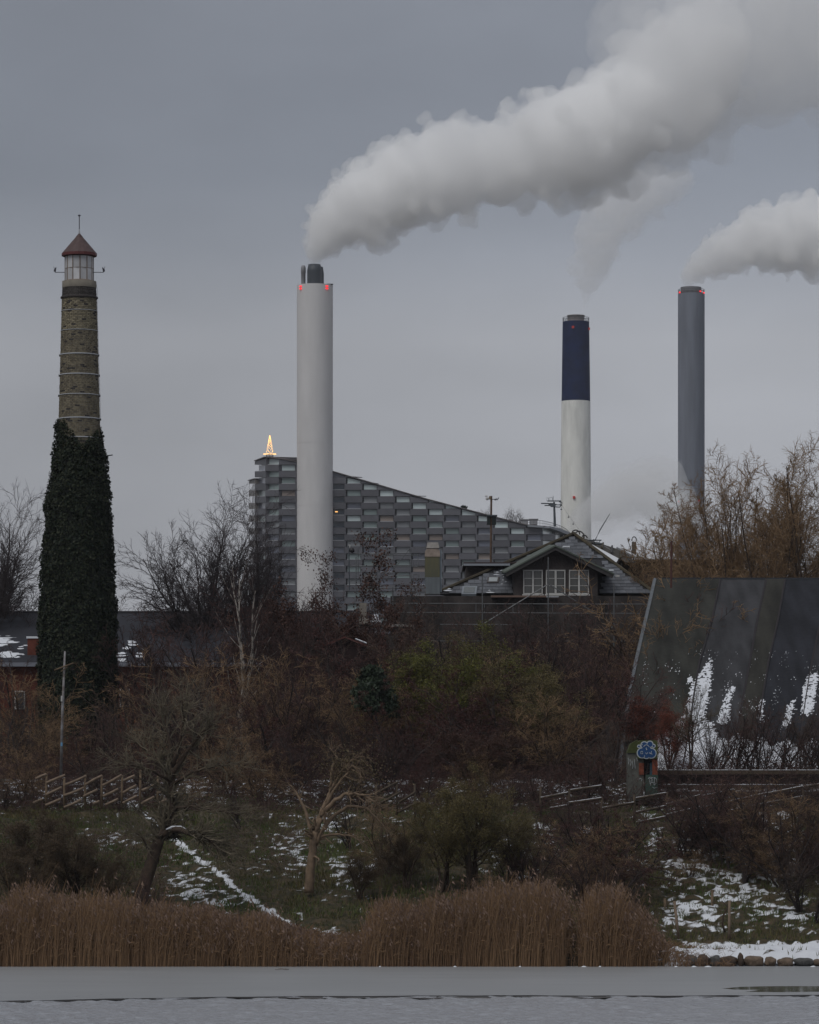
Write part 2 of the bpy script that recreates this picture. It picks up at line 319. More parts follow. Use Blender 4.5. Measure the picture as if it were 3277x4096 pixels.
for uu, vv, m in ((572.4, 328.7, m_redd), (588.6, 329.4, m_redd), (573.3, 498.5, m_redd)):
    dx = P(uu,0,Yn).x-cxn; rr = 13.4*sn if vv < 400 else 15.2*sn; yy = Yn-math.sqrt(max(0, rr*rr-dx*dx)); p = P(uu, vv, Yn)
    MB().box((p.x-.35, yy-.5, p.z-.35), (p.x+.35, yy+.2, p.z+.35)).build('warning_light', m, t)
# plain grey
Yg = 1100; t = empty('chimney_stack'); tag(t, 'plain bluish grey stack at the right with red lamps round its rim', 'chimney')
sg = Yg/F; cxg = P(691.3,0,Yg).x; zt = P(0,294,Yg).z; zb = P(0,HY,Yg).z
MB().lathe((cxg, Yg, zb), [(13.2*sg, .1), (13.2*sg, zt-zb-.1)], 56).build('core', m_grey, t, True)
for va, vb in ((294, 331.8),(331.8, 431.5),(431.5, 812)):
    za, zb2 = P(0,va,Yg).z, P(0,vb,Yg).z; rr = 13.35*sg
    MB().lathe((cxg, Yg, zb2+.07), [(rr, 0), (rr, za-zb2-.07)], 56).build('shaft', m_grey, t, True)
MB().lathe((cxg-.1, Yg, zt), [(10.4*sg, 0), (10.4*sg, 6.6*sg), (9.0*sg, 6.6*sg)], 40).build('flue', mat('rim_dark', (.10,.10,.11), .8, var=.2, scale=.6), t, True)
railing(t, cxg, Yg, zt, 13.0*sg, 4.2*sg, 18, rad=.07)
for uu, vv in ((679.3, 293.2), (699.6, 292.7), (703.4, 293.6), (698, 501.4), (678.6, 501.8)):
    dx = P(uu,0,Yg).x-cxg; rr = 13.2*sg; yy = Yg-math.sqrt(max(.5, rr*rr-dx*dx)); p = P(uu, vv, Yg)
    MB().box((p.x-.2, yy-.4, p.z-.17), (p.x+.2, yy+.1, p.z+.17)).build('warning_light', m_red, t)

# ---------------------------------------------------------------- the sloping power plant with its chequer of planter boxes and windows
YB = 900.0
m_panel = mat('box_cladding', (.105,.105,.118), .55, rand=.16, var=.07, scale=.4, metal=.2)
m_panel_w = mat('box_warm', (.15,.14,.135), .6, rand=.1)
m_core = mat('building_core', (.075,.077,.09), .7, var=.1, scale=.2)
m_roofcap = mat('roof_trim', (.12,.105,.105), .7)
m_sill = mat('sill_white', (.45,.46,.48), .5)
m_glass = [mat('glass_green', (.20,.25,.245), .2, spec=.5, rand=.15), mat('glass_blue', (.115,.125,.16), .15, spec=.5, rand=.25), mat('glass_grey', (.20,.21,.22), .25, spec=.5, rand=.15)]
m_blind = mat('beige_blind', (.27,.225,.20), .8, rand=.1)
m_bright = mat('sky_tone_glass', (.52,.60,.60), .2, spec=.5, rand=.08)  # bright sky seen in the glass is painted into this pale base colour
m_dark = mat('dark_glass', (.02,.03,.045), .12, spec=.5)
edges = [(251.0, 938), (257.3, 912), (267.4, 903)]+[(345.2+16.38*k, 900) for k in range(-4, 12)]+[(541.7, 900), (553.0, 912), (561.0, 932), (566.5, 960), (569.5, 990)]
roof_pts = [(251,480.5),(257.2,478.6),(257.3,461),(259.5,457.4),(270,457.0),(297,462.0),(333.3,471.6),(380,485.4),(425,498.7),(470,510.5),(500,518.4),(527,525.3),(545,526.6),(560,530.5),(568,536),(571,544)]
def roof_v(u):
    for (a, b), (c, d) in zip(roof_pts[:-1], roof_pts[1:]):
        if a <= u <= c: return b+(d-b)*(u-a)/max(1e-6, c-a)
    return roof_pts[-1][1] if u > 500 else roof_pts[0][1]
t = empty('power_plant'); tag(t, 'long grey building with a sloping roof and a chequer of boxes and windows', 'building')
def face_quad(mb, ua, Ya, ub, Yb, va0, vb0, va1, vb1, off, thick):
    """upright slab between two columns: top row v?0, bottom row v?1, pushed towards the viewer by off"""
    pts = []
    for (u, Y, v) in ((ua,Ya,va1),(ub,Yb,vb1),(ub,Yb,vb0),(ua,Ya,va0)): pts.append(P(u, v, Y))
    n = (pts[1]-pts[0]).cross(pts[3]-pts[0]).normalized()
    if n.y > 0: n = -n
    f_ = [p+n*off for p in pts]; k_2 = [p+n*(off-thick) for p in pts]
    return mb.add(f_+k_2, [(0,1,2,3),(7,6,5,4),(0,4,5,1),(1,5,6,2),(2,6,7,3),(3,7,4,0)])
cells = 0; VR = 6.32
for ci, ((ua, Ya), (ub, Yb)) in enumerate(zip(edges[:-1], edges[1:])):
    k = ci-7; w = ub-ua
    ra, rb = roof_v(ua+.01), roof_v(ub-.01)
    if ci == 0: ra, rb = 480.5, 478.8
    mb = MB(); face_quad(mb, ua, Ya, ub, Yb, ra, rb, 700, 700, -1.0, 8.0); mb.build('wall', m_core, t)
    mb = MB(); face_quad(mb, ua, Ya, ub, Yb, ra-.5, rb-.5, ra+.3, rb+.3, .8, 9.0); mb.build('roof_edge', m_roofcap, t)
    if 297.5 < ua and ub < 332.5: pass
    for r in range(-4, 26):
        v0 = 477.5+VR*r; v1 = v0+VR; rm = max(ra, rb)
        if v1 < min(ra, rb)+1.5: continue
        ta, tb = max(v0, ra+.5), max(v0, rb+.5)
        if v1-ta < .6 and v1-tb < .6: continue
        ta, tb = min(ta, v1-.3), min(tb, v1-.3)
        hidden = ub > 298.5 and ua < 332 and ua > 297 and ub < 333.0
        if hidden or v0 > 640: continue
        win = (k+r) % 2 == 0
        if not win:
            o_ = w*.045 if w > 9 else 0
            mb = MB(); face_quad(mb, ua-o_, Ya, ub+o_, Yb, ta+.12, tb+.12, v1-.08, v1-.08, .5, 1.3)
            mb.build('facade_box', m_panel_w if ci == 0 else m_panel, t)
        else:
            gl, gr = ua+w*.14, ub-w*.07
            top = v0 < rm+6.5
            cr_ = rnd.random()
            mm_ = m_bright if top and k not in (-6,) else (m_blind if (k, r) in ((-4,2),(2,6),(3,9),(5,9),(6,12),(8,12),(4,14)) else rnd.choice([m_glass[0], m_glass[1], m_glass[1], m_glass[2]]))
            if ci == 0: mm_ = m_dark
            if k == -2+1 or (k, r) == (-1, 5): mm_ = m_dark if cr_ < .6 else m_glass[1]
            if (k, r) == (0, 6): mm_ = m_bright
            mb = MB(); face_quad(mb, gl, Ya, gr, Yb, ta+.35, tb+.35, v1-.45, v1-.45, -.05, .3); wo = mb.build('window', mm_, t)
            mb = MB(); face_quad(mb, gl-.3, Ya, gr+.3, Yb, v1-.5, v1-.5, v1-.12, v1-.12, .3, .5); s_ = mb.build('sill', m_sill if not (k+r) % 4 else m_panel, wo)
mb = MB(); p = P(336.5, 512, YB); mb.box((p.x-.3, YB-.9, p.z-.12), (p.x+.3, YB-.75, p.z+.12)); mb.build('lamp', mat('amber_lamp', (.5,.3,.1), .5, emit=((1,.5,.15), 1.2)), t)
# rooftop at the low end: pale curved parapet, railing, plant boxes
mb = MB()
par = [(527.5,900,525.4,527.2),(543,900,526.2,528.2),(553,912,528.5,531.5),(561,932,531.5,534.6),(566.5,960,534.5,538),(570,990,538,541.5)]
for (ua,Ya,a0,a1),(ub,Yb,b0,b1) in zip(par[:-1], par[1:]): face_quad(mb, ua, Ya, ub, Yb, a0, b0, a1, b1, 1.6, 2.5)
mb.build('parapet', mat('parapet_pale', (.22,.235,.26), .6), t)
mb = MB()
for (ua,Ya,a0,a1),(ub,Yb,b0,b1) in zip(par[:-1], par[1:]):
    for q in range(5):
        f = q/5; u = ua+(ub-ua)*f; Y = Ya+(Yb-Ya)*f; v = a0+(b0-a0)*f; mb.tube([P(u, v, Y), P(u, v-5.6, Y)], .05, 4)
    mb.tube([P(ua, a0-5.4, Ya), P(ub, b0-5.4, Yb)], .06, 4); mb.tube([P(ua, a0-3, Ya), P(ub, b0-3, Yb)], .04, 4)
mb.build('railing', m_rail, t)
for u0, u1, v0, v1 in ((521.5,528,519.8,524.6),(530,537.5,519.4,524.4)):
    a, b = P(u0, v0, 903), P(u1, v1, 903); mb = MB().box((a.x, 903, b.z), (b.x, 907, a.z)); mb.box((a.x-.2, 902.8, a.z), (b.x+.2, 907.2, a.z+.15)); mb.build('roof_unit', mat('unit_grey', (.25,.25,.26), .7), t)
# illuminated tree of lights on a stand at the highest corner
t = empty('christmas_tree'); tag(t, 'slim cone of warm white lights shining on the roof peak', 'christmas tree')
m_bulb = mat('warm_bulb', (.8,.6,.3), .5, emit=((1,.55,.18), 1.9)); m_frame = mat('stand_metal', (.06,.06,.07), .6)
mb = MB()
for u in (266.5, 269.6, 272.8): mb.tube([P(u, 458.5, 901), P(u, 454.6, 901)], .09, 4)
mb.tube([P(266, 455, 901), P(273.5, 455, 901)], .1, 4); mb.tube([P(266, 456.6, 901), P(273.5, 456.6, 901)], .1, 4); mb.tube([P(269.8, 455, 901), P(269.8, 435.2, 901)], .06, 4)
mb.build('stand', m_frame, t)
c0 = P(269.8, 454, 901); H_ = P(0,435.3,901).z-c0.z; ico = MB()
base_r = 4.2*901/F
b0 = MB().lathe((0,0,-.12), [(.02,0),(.10,.05),(.10,.10),(.02,.16)], 6).build('bulb', m_bulb, t, True); first = True
for k in range(74):
    f = (k/73)**.8; a = k*2.4; rr = base_r*(1-f)*.82+.05
    o = b0 if first else b0.copy()
    if not first: C.objects.link(o)
    first = False; o.location = (c0.x+rr*math.cos(a), c0.y+rr*math.sin(a), c0.z+.1+H_*f*.97); s = rnd.uniform(.75, 1.15); o.scale = (s, s, s)
for k in range(26):
    a = 2*math.pi*k/26; o = b0.copy(); C.objects.link(o); o.location = (c0.x+base_r*1.45*math.cos(a), c0.y+base_r*1.2*math.sin(a), c0.z+.02)
# ski lift pylon and its wire with hangers
t = empty('lift_pylon', (0,0,0)); tag(t, 'dark ski lift pylon with crossarms standing on the low roof end', 'pylon'); Yp = 905
m_pyl = mat('pylon_steel', (.055,.065,.075), .5)
def bar(mb, pts, Y, r, n=4): mb.tube([P(u, v, Y) for u, v in pts], r, n)
mb = MB(); bar(mb, [(554.9,526.5),(554.1,502)], Yp, [.30,.22], 8); bar(mb, [(553.2,502),(553.2,495.8)], Yp, .07); mb.build('mast', m_pyl, t)
mb = MB(); bar(mb, [(541,503.4),(554,503.6)], Yp, .14); bar(mb, [(547.3,501),(561,500.9)], Yp, .13); bar(mb, [(544.5,505.4),(552,505.6)], Yp, .12)
a, b = P(548,504,Yp), P(556.6,507,Yp); mb.prism([(a.x,a.z),(a.x+.7,b.z),(b.x-.4,b.z),(b.x,a.z)][::-1], Yp-.4, Yp+.4)
bar(mb, [(555,506.8),(559.5,507.2),(562,504.5)], Yp, .12); bar(mb, [(555,504.8),(562,505)], Yp, .1); mb.build('crossarm', m_pyl, t)
mb = MB()
for u0, u1, v0, v1 in ((549.8,552.3,497.4,501),(546.8,548.6,497.8,501)):
    bar(mb, [(u0,v1),(u0,v0),(u1,v0),(u1,v1)], Yp, .06)
for u, v in ((560.6,504.6),(561.4,503),(560.2,501.8)): mb.lathe(P(u, v, Yp), [(.28,-.1),(.28,.1)], 8)
mb.build('sheave', m_pyl, t)
t = empty('lift_cable'); tag(t, 'thin lift cable with small hangers sagging from the pylon to the right', 'cable')
cab = [(561.5,504.5,905),(567,513,915),(573,521.5,930),(579,529.5,945),(585,535.5,960),(592,541,975)]
mb = MB(); mb.tube([P(*c) for c in cab], .025, 4); mb.build('wire', m_rail, t)
for u, v, Y in ((561.2,507.8,905),(568.5,515.6,918),(573.2,522.5,930),(584,533.3,958)):
    mb = MB(); mb.tube([P(u, v-.6, Y), P(u, v+1.4, Y)], .05, 4); mb.lathe(P(u, v+1.6, Y), [(.02,-.16),(.2,-.06),(.2,.08),(.02,.16)], 6); mb.build('hanger', m_pyl, t)
# ---------------------------------------------------------------- ivy clad brick tower
YT = 175.0; sT = YT/F
t = empty('brick_tower'); tag(t, 'slim round yellow brick tower with glazed lantern, half wrapped in dark ivy', 'tower')
tcx = P(79.3, 0, YT).x
def tz(v): return P(0, v, YT).z
prof_t = [(288,16.9),(298,17.4),(311,17.7),(355,18.9),(396,20.0),(420,20.7),(440,21.3),(640,27.5),(815,33)]
def tr(v):
    for (a, b), (c, d) in zip(prof_t[:-1], prof_t[1:]):
        if v <= c: return (b+(d-b)*(v-a)/(c-a))*sT
    return prof_t[-1][1]*sT
m_mortar = mat('mortar', (.30,.28,.24), .95, var=.2, scale=4)
m_brick = mat('yellow_brick', (.185,.16,.108), .9, rand=.30, var=.3, scale=9, bump=.3, bscale=40)
m_brickd = mat('dark_brick', (.045,.040,.038), .85, rand=.35)
MB().lathe((tcx, YT, 0), [(tr(815)-.03, tz(815)), (tr(640)-.03, tz(640)), (tr(440)-.03, tz(440)), (tr(355)-.03, tz(355)), (tr(288)-.03, tz(288))], 48).build('shaft', m_mortar, t, True)
m_bandw = mat('white_band', (.34,.35,.37), .6)
pitch = 1.69; nb = 26; rows = int((452-288)/pitch); count = 0
bigmb = {0: MB(), 1: MB()}
def brick_geo(a0, a1, r, z0, z1, d=.035):
    vs_ = []
    for rr in (r-d*1.6, r):
        for a in (a0, (a0+a1)/2, a1):
            for z in (z0, z1): vs_.append((tcx+rr*math.cos(a), YT+rr*math.sin(a), z))
    # inner 0..5, outer 6..11 ; index = layer*6 + col*2 + row
    f_ = []
    for c in (0, 1): f_ += [(6+c*2, 6+c*2+2, 6+c*2+3, 6+c*2+1), (c*2, 6+c*2, 6+c*2+2, c*2+2)[::-1], (c*2+1, c*2+3, 6+c*2+3, 6+c*2+1)[::-1]]
    f_ += [(0,1,7,6), (4,10,11,5)]
    return vs_, f_
for r_i in range(rows):
    va = 288.4+r_i*pitch; vb = va+pitch*.76; z1, z0 = tz(va), tz(vb)
    dark = va < 297 or rnd.random() < .02
    for j in range(nb):
        a0 = 2*math.pi*(j+(.5 if r_i % 2 else 0))/nb+.004; a1 = a0+2*math.pi/nb*.90
        mid = (a0+a1)/2; front = math.sin(mid) < -.2
        jit = rnd.uniform(-.006, .008); vs_, f_ = brick_geo(a0, a1, tr(va)+jit, z0, z1)
        dk = dark or rnd.random() < .06
        if front and count < 300 and (dark or va < 335):
            mb = MB().add(vs_, f_); mb.build('brick', m_brickd if dk else m_brick, t); count += 1
        else: bigmb[1 if dk else 0].add(vs_, f_)
# stuff bricks: tint them per face with a few shades
for q, mm_ in ((0, mat('yellow_brick_mixed', (.195,.168,.115), .9, col2=(.115,.098,.07), scale=5.5, detail=1, bump=.3, bscale=40, lo=.4, hi=.6)), (1, m_brickd)):
    o = bigmb[q].build('brickwork', mm_, t); tag(o, kind='stuff')
MB().lathe((tcx, YT, tz(288.2)), [(tr(288)+.01, 0), (tr(288)+.01, 6.6*sT), (tr(288)-.06, 6.9*sT)], 48).build('collar', mat('render_tan', (.16,.145,.12), .9, var=.15, scale=3), t, True)
mb = MB().lathe((tcx, YT, tz(299.2)), [(tr(298), 0), (tr(298)+.06, .03), (tr(298)+.06, .09), (tr(298), .12)], 48); 
mb.build('cornice', m_brickd, t)
for v, w, m_ in ((297.2,.5,m_bandw),(311.4,.5,m_bandw),(331.2,.55,m_bandw),(355.2,1.1,m_bandw),(375.4,1.1,m_bandw),(395.5,.8,m_bandw),(419.2,1.2,m_bandw),(438.6,1.1,m_bandw)):
    rr = tr(v)+.022; h = w*sT
    MB().lathe((tcx, YT, tz(v)-h/2), [(rr-.03, 0), (rr, 0), (rr, h), (rr-.03, h)], 48).build('steel_band', m_, t, True)
    if w > .7:
        for ss in (-1, 1): MB().box((tcx+ss*rr-.03, YT-.06, tz(v)-.06), (tcx+ss*rr+.03, YT+.02, tz(v)+.03)).build('clamp', m_brickd, t)
# lantern: octagonal glazing with frosted panes
lr = 14.2*sT; zl0, zl1 = tz(281.4), tz(257.0)
m_mull = mat('mullion_tan', (.16,.12,.095), .7); m_pane = mat('frosted_pane', (.42,.42,.43), .35, rand=.22, var=.12, scale=2.2, spec=.5)
MB().lathe((tcx, YT, zl0), [(lr*.9, -.02), (lr*.9, zl1-zl0)], 20).build('lantern_core', mat('lantern_inner', (.25,.25,.25), .8), t, True)
nl = 12
for j in range(nl):
    a0, a1 = 2*math.pi*(j+.25)/nl, 2*math.pi*(j+1.25)/nl
    q0 = Vector((tcx+lr*math.cos(a0), YT+lr*math.sin(a0), 0)); q1 = Vector((tcx+lr*math.cos(a1), YT+lr*math.sin(a1), 0))
    zmid = zl0+(zl1-zl0)*.51
    for za, zb in ((zl0+.03, zmid-.012), (zmid+.012, zl1)):
        d = (q1-q0).normalized()*.025; n_in = -Vector(((q0.x+q1.x)/2-tcx, (q0.y+q1.y)/2-YT, 0)).normalized()*.02
        A, B = q0+d, q1-d; vs_ = [(A.x,A.y,za),(B.x,B.y,za),(B.x,B.y,zb),(A.x,A.y,zb)]; vs_ += [(x+n_in.x, y+n_in.y, z) for x, y, z in vs_]
        MB().add(vs_, [(0,1,2,3),(7,6,5,4),(0,4,5,1),(1,5,6,2),(2,6,7,3),(3,7,4,0)]).build('window_pane', m_pane, t)
    MB().tube([(q0.x, q0.y, zl0), (q0.x, q0.y, zl1)], .026, 4).build('mullion', m_mull, t)
mb = MB().lathe((tcx, YT, zl0+(zl1-zl0)*.51-.012), [(lr-.02,0),(lr+.008,0),(lr+.008,.024),(lr-.02,.024)], nl); mb.build('glazing_bar', m_mull, t)
MB().lathe((tcx, YT, zl0-.05), [(lr+.05,0),(lr+.05,.06),(lr-.03,.09)], 32).build('lantern_sill', mat('sill_rust', (.19,.13,.105), .8), t)
m_roofr = mat('red_brown_roof', (.075,.047,.045), .6, var=.22, scale=2.5, stretch=(3,3,.6))
er = 17.7*sT
MB().lathe((tcx, YT, tz(256.4)), [(er*.97, 0), (er, .01), (er, 2.9*sT)], 16).build('roof_fascia', mat('red_fascia', (.095,.026,.026), .55), t)
MB().lathe((tcx, YT, tz(253.5)), [(er*1.0, 0), (3.5*sT, 16.5*sT), (3.6*sT, 16.7*sT), (.02, 20.4*sT)], 16).build('roof', m_roofr, t)
MB().lathe((tcx, YT, tz(236)), [(.05,0),(.035,.2),(.02,.3)], 8).build('finial_base', m_bandw, t)
mb = MB().tube([(tcx, YT, tz(235)), (tcx, YT, tz(216.5))], .02, 6); mb.lathe((tcx, YT, tz(216.6)), [(.02,0),(.075,.05),(.02,.09)], 8); mb.build('lightning_rod', m_frame, t)
for ss, tip in ((-1, 55.2), (1, 103.5)):
    q = P(tip, 272.3, YT); mb = MB().tube([(tcx+ss*lr*.98, YT, q.z), (q.x, YT, q.z), (q.x+ss*.06, YT, q.z+.1)], .016, 5)
    mb.tube([(q.x+ss*.02, YT, q.z+.03), (q.x, YT, q.z+.15)], .05, 6); mb.tube([(q.x, YT, q.z+.13), (q.x-ss*.04, YT-.02, q.z+.21)], .03, 5); mb.tube([(q.x+ss*.03, YT, q.z+.15), (q.x+ss*.07, YT, q.z+.26)], .012, 4)
    mb.build('anemometer', m_frame, t)
mb = MB().tube([(tcx+lr, YT, tz(281)), (tcx+lr+.12, YT-.02, tz(283)), (tcx+lr+.17, YT-.02, tz(290)), (tcx+lr+.16, YT-.02, tz(300)), (tcx+tr(420)+.03, YT, tz(420))], .009, 4); mb.build('conductor_wire', m_frame, t)
# ivy hull
ivy_l = [(422,57),(440,55.5),(452,53.5),(478,50.5),(500,45.5),(508,44),(520,45.5),(545,42.5),(580,40.5),(610,38),(650,37.5),(700,38),(815,38)]
ivy_r = [(422,100),(432,102),(452,105.5),(475,108),(503,111.6),(530,112.5),(560,114.5),(600,116.5),(650,117.3),(700,117.5),(815,118)]
def li(tab, v):
    if v <= tab[0][0]: return tab[0][1]
    for (a, b), (c, d) in zip(tab[:-1], tab[1:]):
        if v <= c: return b+(d-b)*(v-a)/(c-a)
    return tab[-1][1]
def ivy_top(a):
    """highest row reached by ivy at angle a (left, middle, right of the visible side)"""
    x = math.cos(a)
    return 421+22*max(0, 1-abs(x-.15)/.75)+ (9 if x > .2 else 0)*(1-max(0, x-.6)) + 2.5*math.sin(a*7)
def ivy_ring(v, a): 
    L_, R_ = li(ivy_l, v), li(ivy_r, v); c = (L_+R_)/2; r = (R_-L_)/2
    return (P(c, v, YT).x, r*sT)
def leaf_cloud(name, pos, nrm, size, m, par, seed=0, jitter=.7, asp=.8):
    """two-triangle leaves at pos, loosely facing nrm"""
    g_ = np.random.default_rng(seed); n = len(pos)
    d = nrm+g_.normal(0, jitter, (n, 3)); d /= np.linalg.norm(d, axis=1)[:, None]
    up = g_.normal(0, 1, (n, 3)); a = np.cross(d, up); a /= np.linalg.norm(a, axis=1)[:, None]; b = np.cross(d, a)
    s = (size*g_.uniform(.6, 1.35, n))[:, None]
    V = np.stack([pos-a*s*.5, pos+b*s*asp*.5+d*s*.12, pos+a*s*.5, pos-b*s*asp*.5+d*s*.12], 1).reshape(-1, 3)
    Fc = np.arange(4*n).reshape(n, 4)
    val = np.repeat(g_.uniform(0, 1, n), 4)
    return mesh_obj(name, V, Fc, m, par, attr={'tint': val})
def tint_mat(name, c1, c2, rough=.6, spec=.25, trans=0):
    m = bpy.data.materials.new(name); m.use_nodes = True; nt = m.node_tree; N = nt.nodes.new; L = nt.links.new
    b = nt.nodes['Principled BSDF']; b.inputs['Roughness'].default_value = rough; b.inputs['Specular IOR Level'].default_value = spec
    at = N('ShaderNodeAttribute'); at.attribute_name = 'tint'; mx = N('ShaderNodeMix'); mx.data_type = 'RGBA'
    mx.inputs['A'].default_value = (*c1, 1); mx.inputs['B'].default_value = (*c2, 1); L(at.outputs['Fac'], mx.inputs['Factor']); L(mx.outputs['Result'], b.inputs['Base Color'])
    return m
m_ivy = tint_mat('ivy_leaf', (.006,.014,.009), (.028,.032,.016), .6, .15)
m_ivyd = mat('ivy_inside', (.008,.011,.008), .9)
ga = np.random.default_rng(5); pos = []; nr = []
for i in range(54000):
    a = ga.uniform(0, 2*math.pi); v = ga.uniform(420, 760)
    if v < ivy_top(a)+ga.normal(0, 1.2): continue
    cx_, r = ivy_ring(v, a)
    lump = .17*mnoise.noise(Vector((math.cos(a)*3, math.sin(a)*3, v*.06)))+.11*mnoise.noise(Vector((math.cos(a)*9, math.sin(a)*9, v*.2)))
    if v < 470: r = min(r, tr(v)+ (.12+.004*(v-420)+.03)*1.0 if abs(math.cos(a)) < .8 else r)
    rr = r-.05+lump*.9+ga.uniform(-.10, .05)
    pos.append((cx_+rr*math.cos(a), YT+rr*math.sin(a), tz(v))); nr.append((math.cos(a), math.sin(a), .35))
leaf_cloud('ivy', np.array(pos), np.array(nr), .11, m_ivy, t, 3)
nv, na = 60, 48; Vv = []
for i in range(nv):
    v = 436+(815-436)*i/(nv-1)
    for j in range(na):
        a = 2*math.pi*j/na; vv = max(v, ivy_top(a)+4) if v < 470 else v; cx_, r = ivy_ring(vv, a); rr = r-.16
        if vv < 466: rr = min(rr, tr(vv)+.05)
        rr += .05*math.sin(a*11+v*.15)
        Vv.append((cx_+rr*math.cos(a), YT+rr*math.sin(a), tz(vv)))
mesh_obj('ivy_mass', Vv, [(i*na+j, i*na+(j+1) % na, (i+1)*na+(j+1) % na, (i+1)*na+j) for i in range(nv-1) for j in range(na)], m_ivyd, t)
mb = MB().tube([P(106,457,YT), P(109,455.5,YT-.1), P(112.5,455,YT)], .025, 5); mb.build('ivy_shoot', m_ivyd, t)

# ---------------------------------------------------------------- long dark roofed hall at the left
YL = 192.0
t = empty('brick_hall'); tag(t, 'long low brick hall with a dark roof behind the ivy tower', 'building')
m_felt = attr_mix('dark_roofing', (.030,.031,.038), SNOW, 'snow', sharp=(.45,.5), noise_s=3, namp=.1, var=.2, bump=.2)
m_rbrick = mat('red_brick_wall', (.11,.032,.020), .9, var=.35, scale=1.5, bump=.4, bscale=20)
xl, xr = P(-70,0,YL).x, P(372,0,YL).x
ge, gr = P(0,662,YL), P(0,612.5,YL+9)
nu, nvv = 420, 60; Vv = []; Sv = []
hall_snow = [(0,641,22,9,1.1),(8,655,24,5,1.0),(22,648,14,4,.8),(127,648,7,2,1),(121,655,8,4,1.2),(122,661,6,3,1.2),(140,655,6,4,1),(143,650,3,2,1),(132,644,9,3.5,1.15),(160,648,3,1.2,1),(108,659,12,1.2,1)]
for j in range(nvv):
    f = j/(nvv-1); yy = YL+9*f; zz = ge.z+(gr.z-ge.z)*f
    for i in range(nu):
        x = xl+(xr-xl)*i/(nu-1); u = CX+x/yy*F; v = HY+(HC-zz)/yy*F
        s = max([w*max(0, 1.3-math.hypot((u-a)/b, (v-c)/d)) for a, c, b, d, w in hall_snow])
        s = s*(.62+.75*mnoise.noise(Vector((x*1.1, zz*13, 0)))+.35*mnoise.noise(Vector((x*4, zz*22, 3)))) ; Vv.append((x, yy, zz+.02*mnoise.noise(Vector((x, yy, 0)))+(.03 if s > .45 else 0))); Sv.append(s)
mesh_obj('roof', Vv, grid_faces(nu, nvv), m_felt, t, attr={'snow': Sv})
mb = MB(); mb.add([(xl,YL+9,gr.z-.02),(xr,YL+9,gr.z-.02),(xr,YL+18,ge.z),(xl,YL+18,ge.z)], [(0,1,2,3)]); mb.build('rear_roof', mat('felt_plain', (.03,.031,.038), .8), t)
MB().box((xl, YL+8.85, gr.z-.03), (xr, YL+9.15, gr.z+.07)).build('ridge', mat('ridge_dark', (.028,.028,.033), .8), t)
MB().box((xl, YL+.3, 4.5), (xr, YL+17.6, ge.z-.12)).build('wall', m_rbrick, t)
MB().box((xl, YL-.12, ge.z-.22), (xr, YL+.1, ge.z-.02)).build('gutter', mat('gutter_zinc', (.17,.18,.21), .5), t)
a, b = P(31,640,YL+3), P(46,664,YL+3); o_ = MB().box((a.x,YL+1.2,b.z-.2),(b.x,YL+2.2,a.z)).build('vent_stack', m_rbrick, t)
MB().box((a.x-.05,YL+1.15,a.z),(b.x+.05,YL+2.25,a.z+.1)).build('snow_cap', mat('snow_plain', SNOW, .9), o_)
m_winf = mat('window_white', (.42,.41,.40), .6); m_pdark = mat('pane_dark', (.018,.02,.024), .1, spec=.6)
for (u0, u1, v0, v1) in ((121,128.5,690,706),(160,168,692,708),(16,24,692,708)):
    a, b = P(u0,v0,YL+.3), P(u1,v1,YL+.3)
    fo = MB().box((a.x-.06,YL+.2,b.z-.06),(b.x+.06,YL+.32,a.z+.06)).build('window_frame', m_winf, t); MB().box((a.x,YL+.15,b.z),(b.x,YL+.22,a.z)).build('pane', m_pdark, fo)

# ---------------------------------------------------------------- slate roofed house with scaffold
t = empty('slate_house'); tag(t, 'dark rendered house with slate roof and a gabled dormer with three white windows', 'house')
def H(x, y, Y): return P(400+.1594*x, 487.5+.1594*y, Y)
m_slate = mat('slate', (.088,.093,.105), .65, rand=.30, var=.15, scale=3, spec=.35); m_sn = mat('snow_lump', SNOW, .9)
m_under = mat('roof_under', (.02,.02,.022), .9)
m_wallh = mat('brown_render', (.052,.044,.042), .9, var=.25, scale=1.8, bump=.3, bscale=12)
m_verge = mat('mossy_ridge', (.055,.045,.028), .9, var=.3, scale=2)
m_dark_t = mat('dark_timber', (.045,.042,.042), .8, var=.15, scale=3)
A_ = H(1090,297,203); L_ = H(225,668,193); R_ = H(1600,668,193)
MB().add([A_,L_,R_,(A_.x,220,L_.z)], [(0,1,2),(0,2,3),(0,3,1),(1,3,2)]).build('roof_deck', m_under, t)
nrm_ = (L_-R_).cross(A_-R_).normalized(); 
if nrm_.y > 0: nrm_ = -nrm_
base0 = None; zt_, zb_ = A_.z, L_.z; rows_ = 19; sl = 0; snowspots = []
slate_me = None
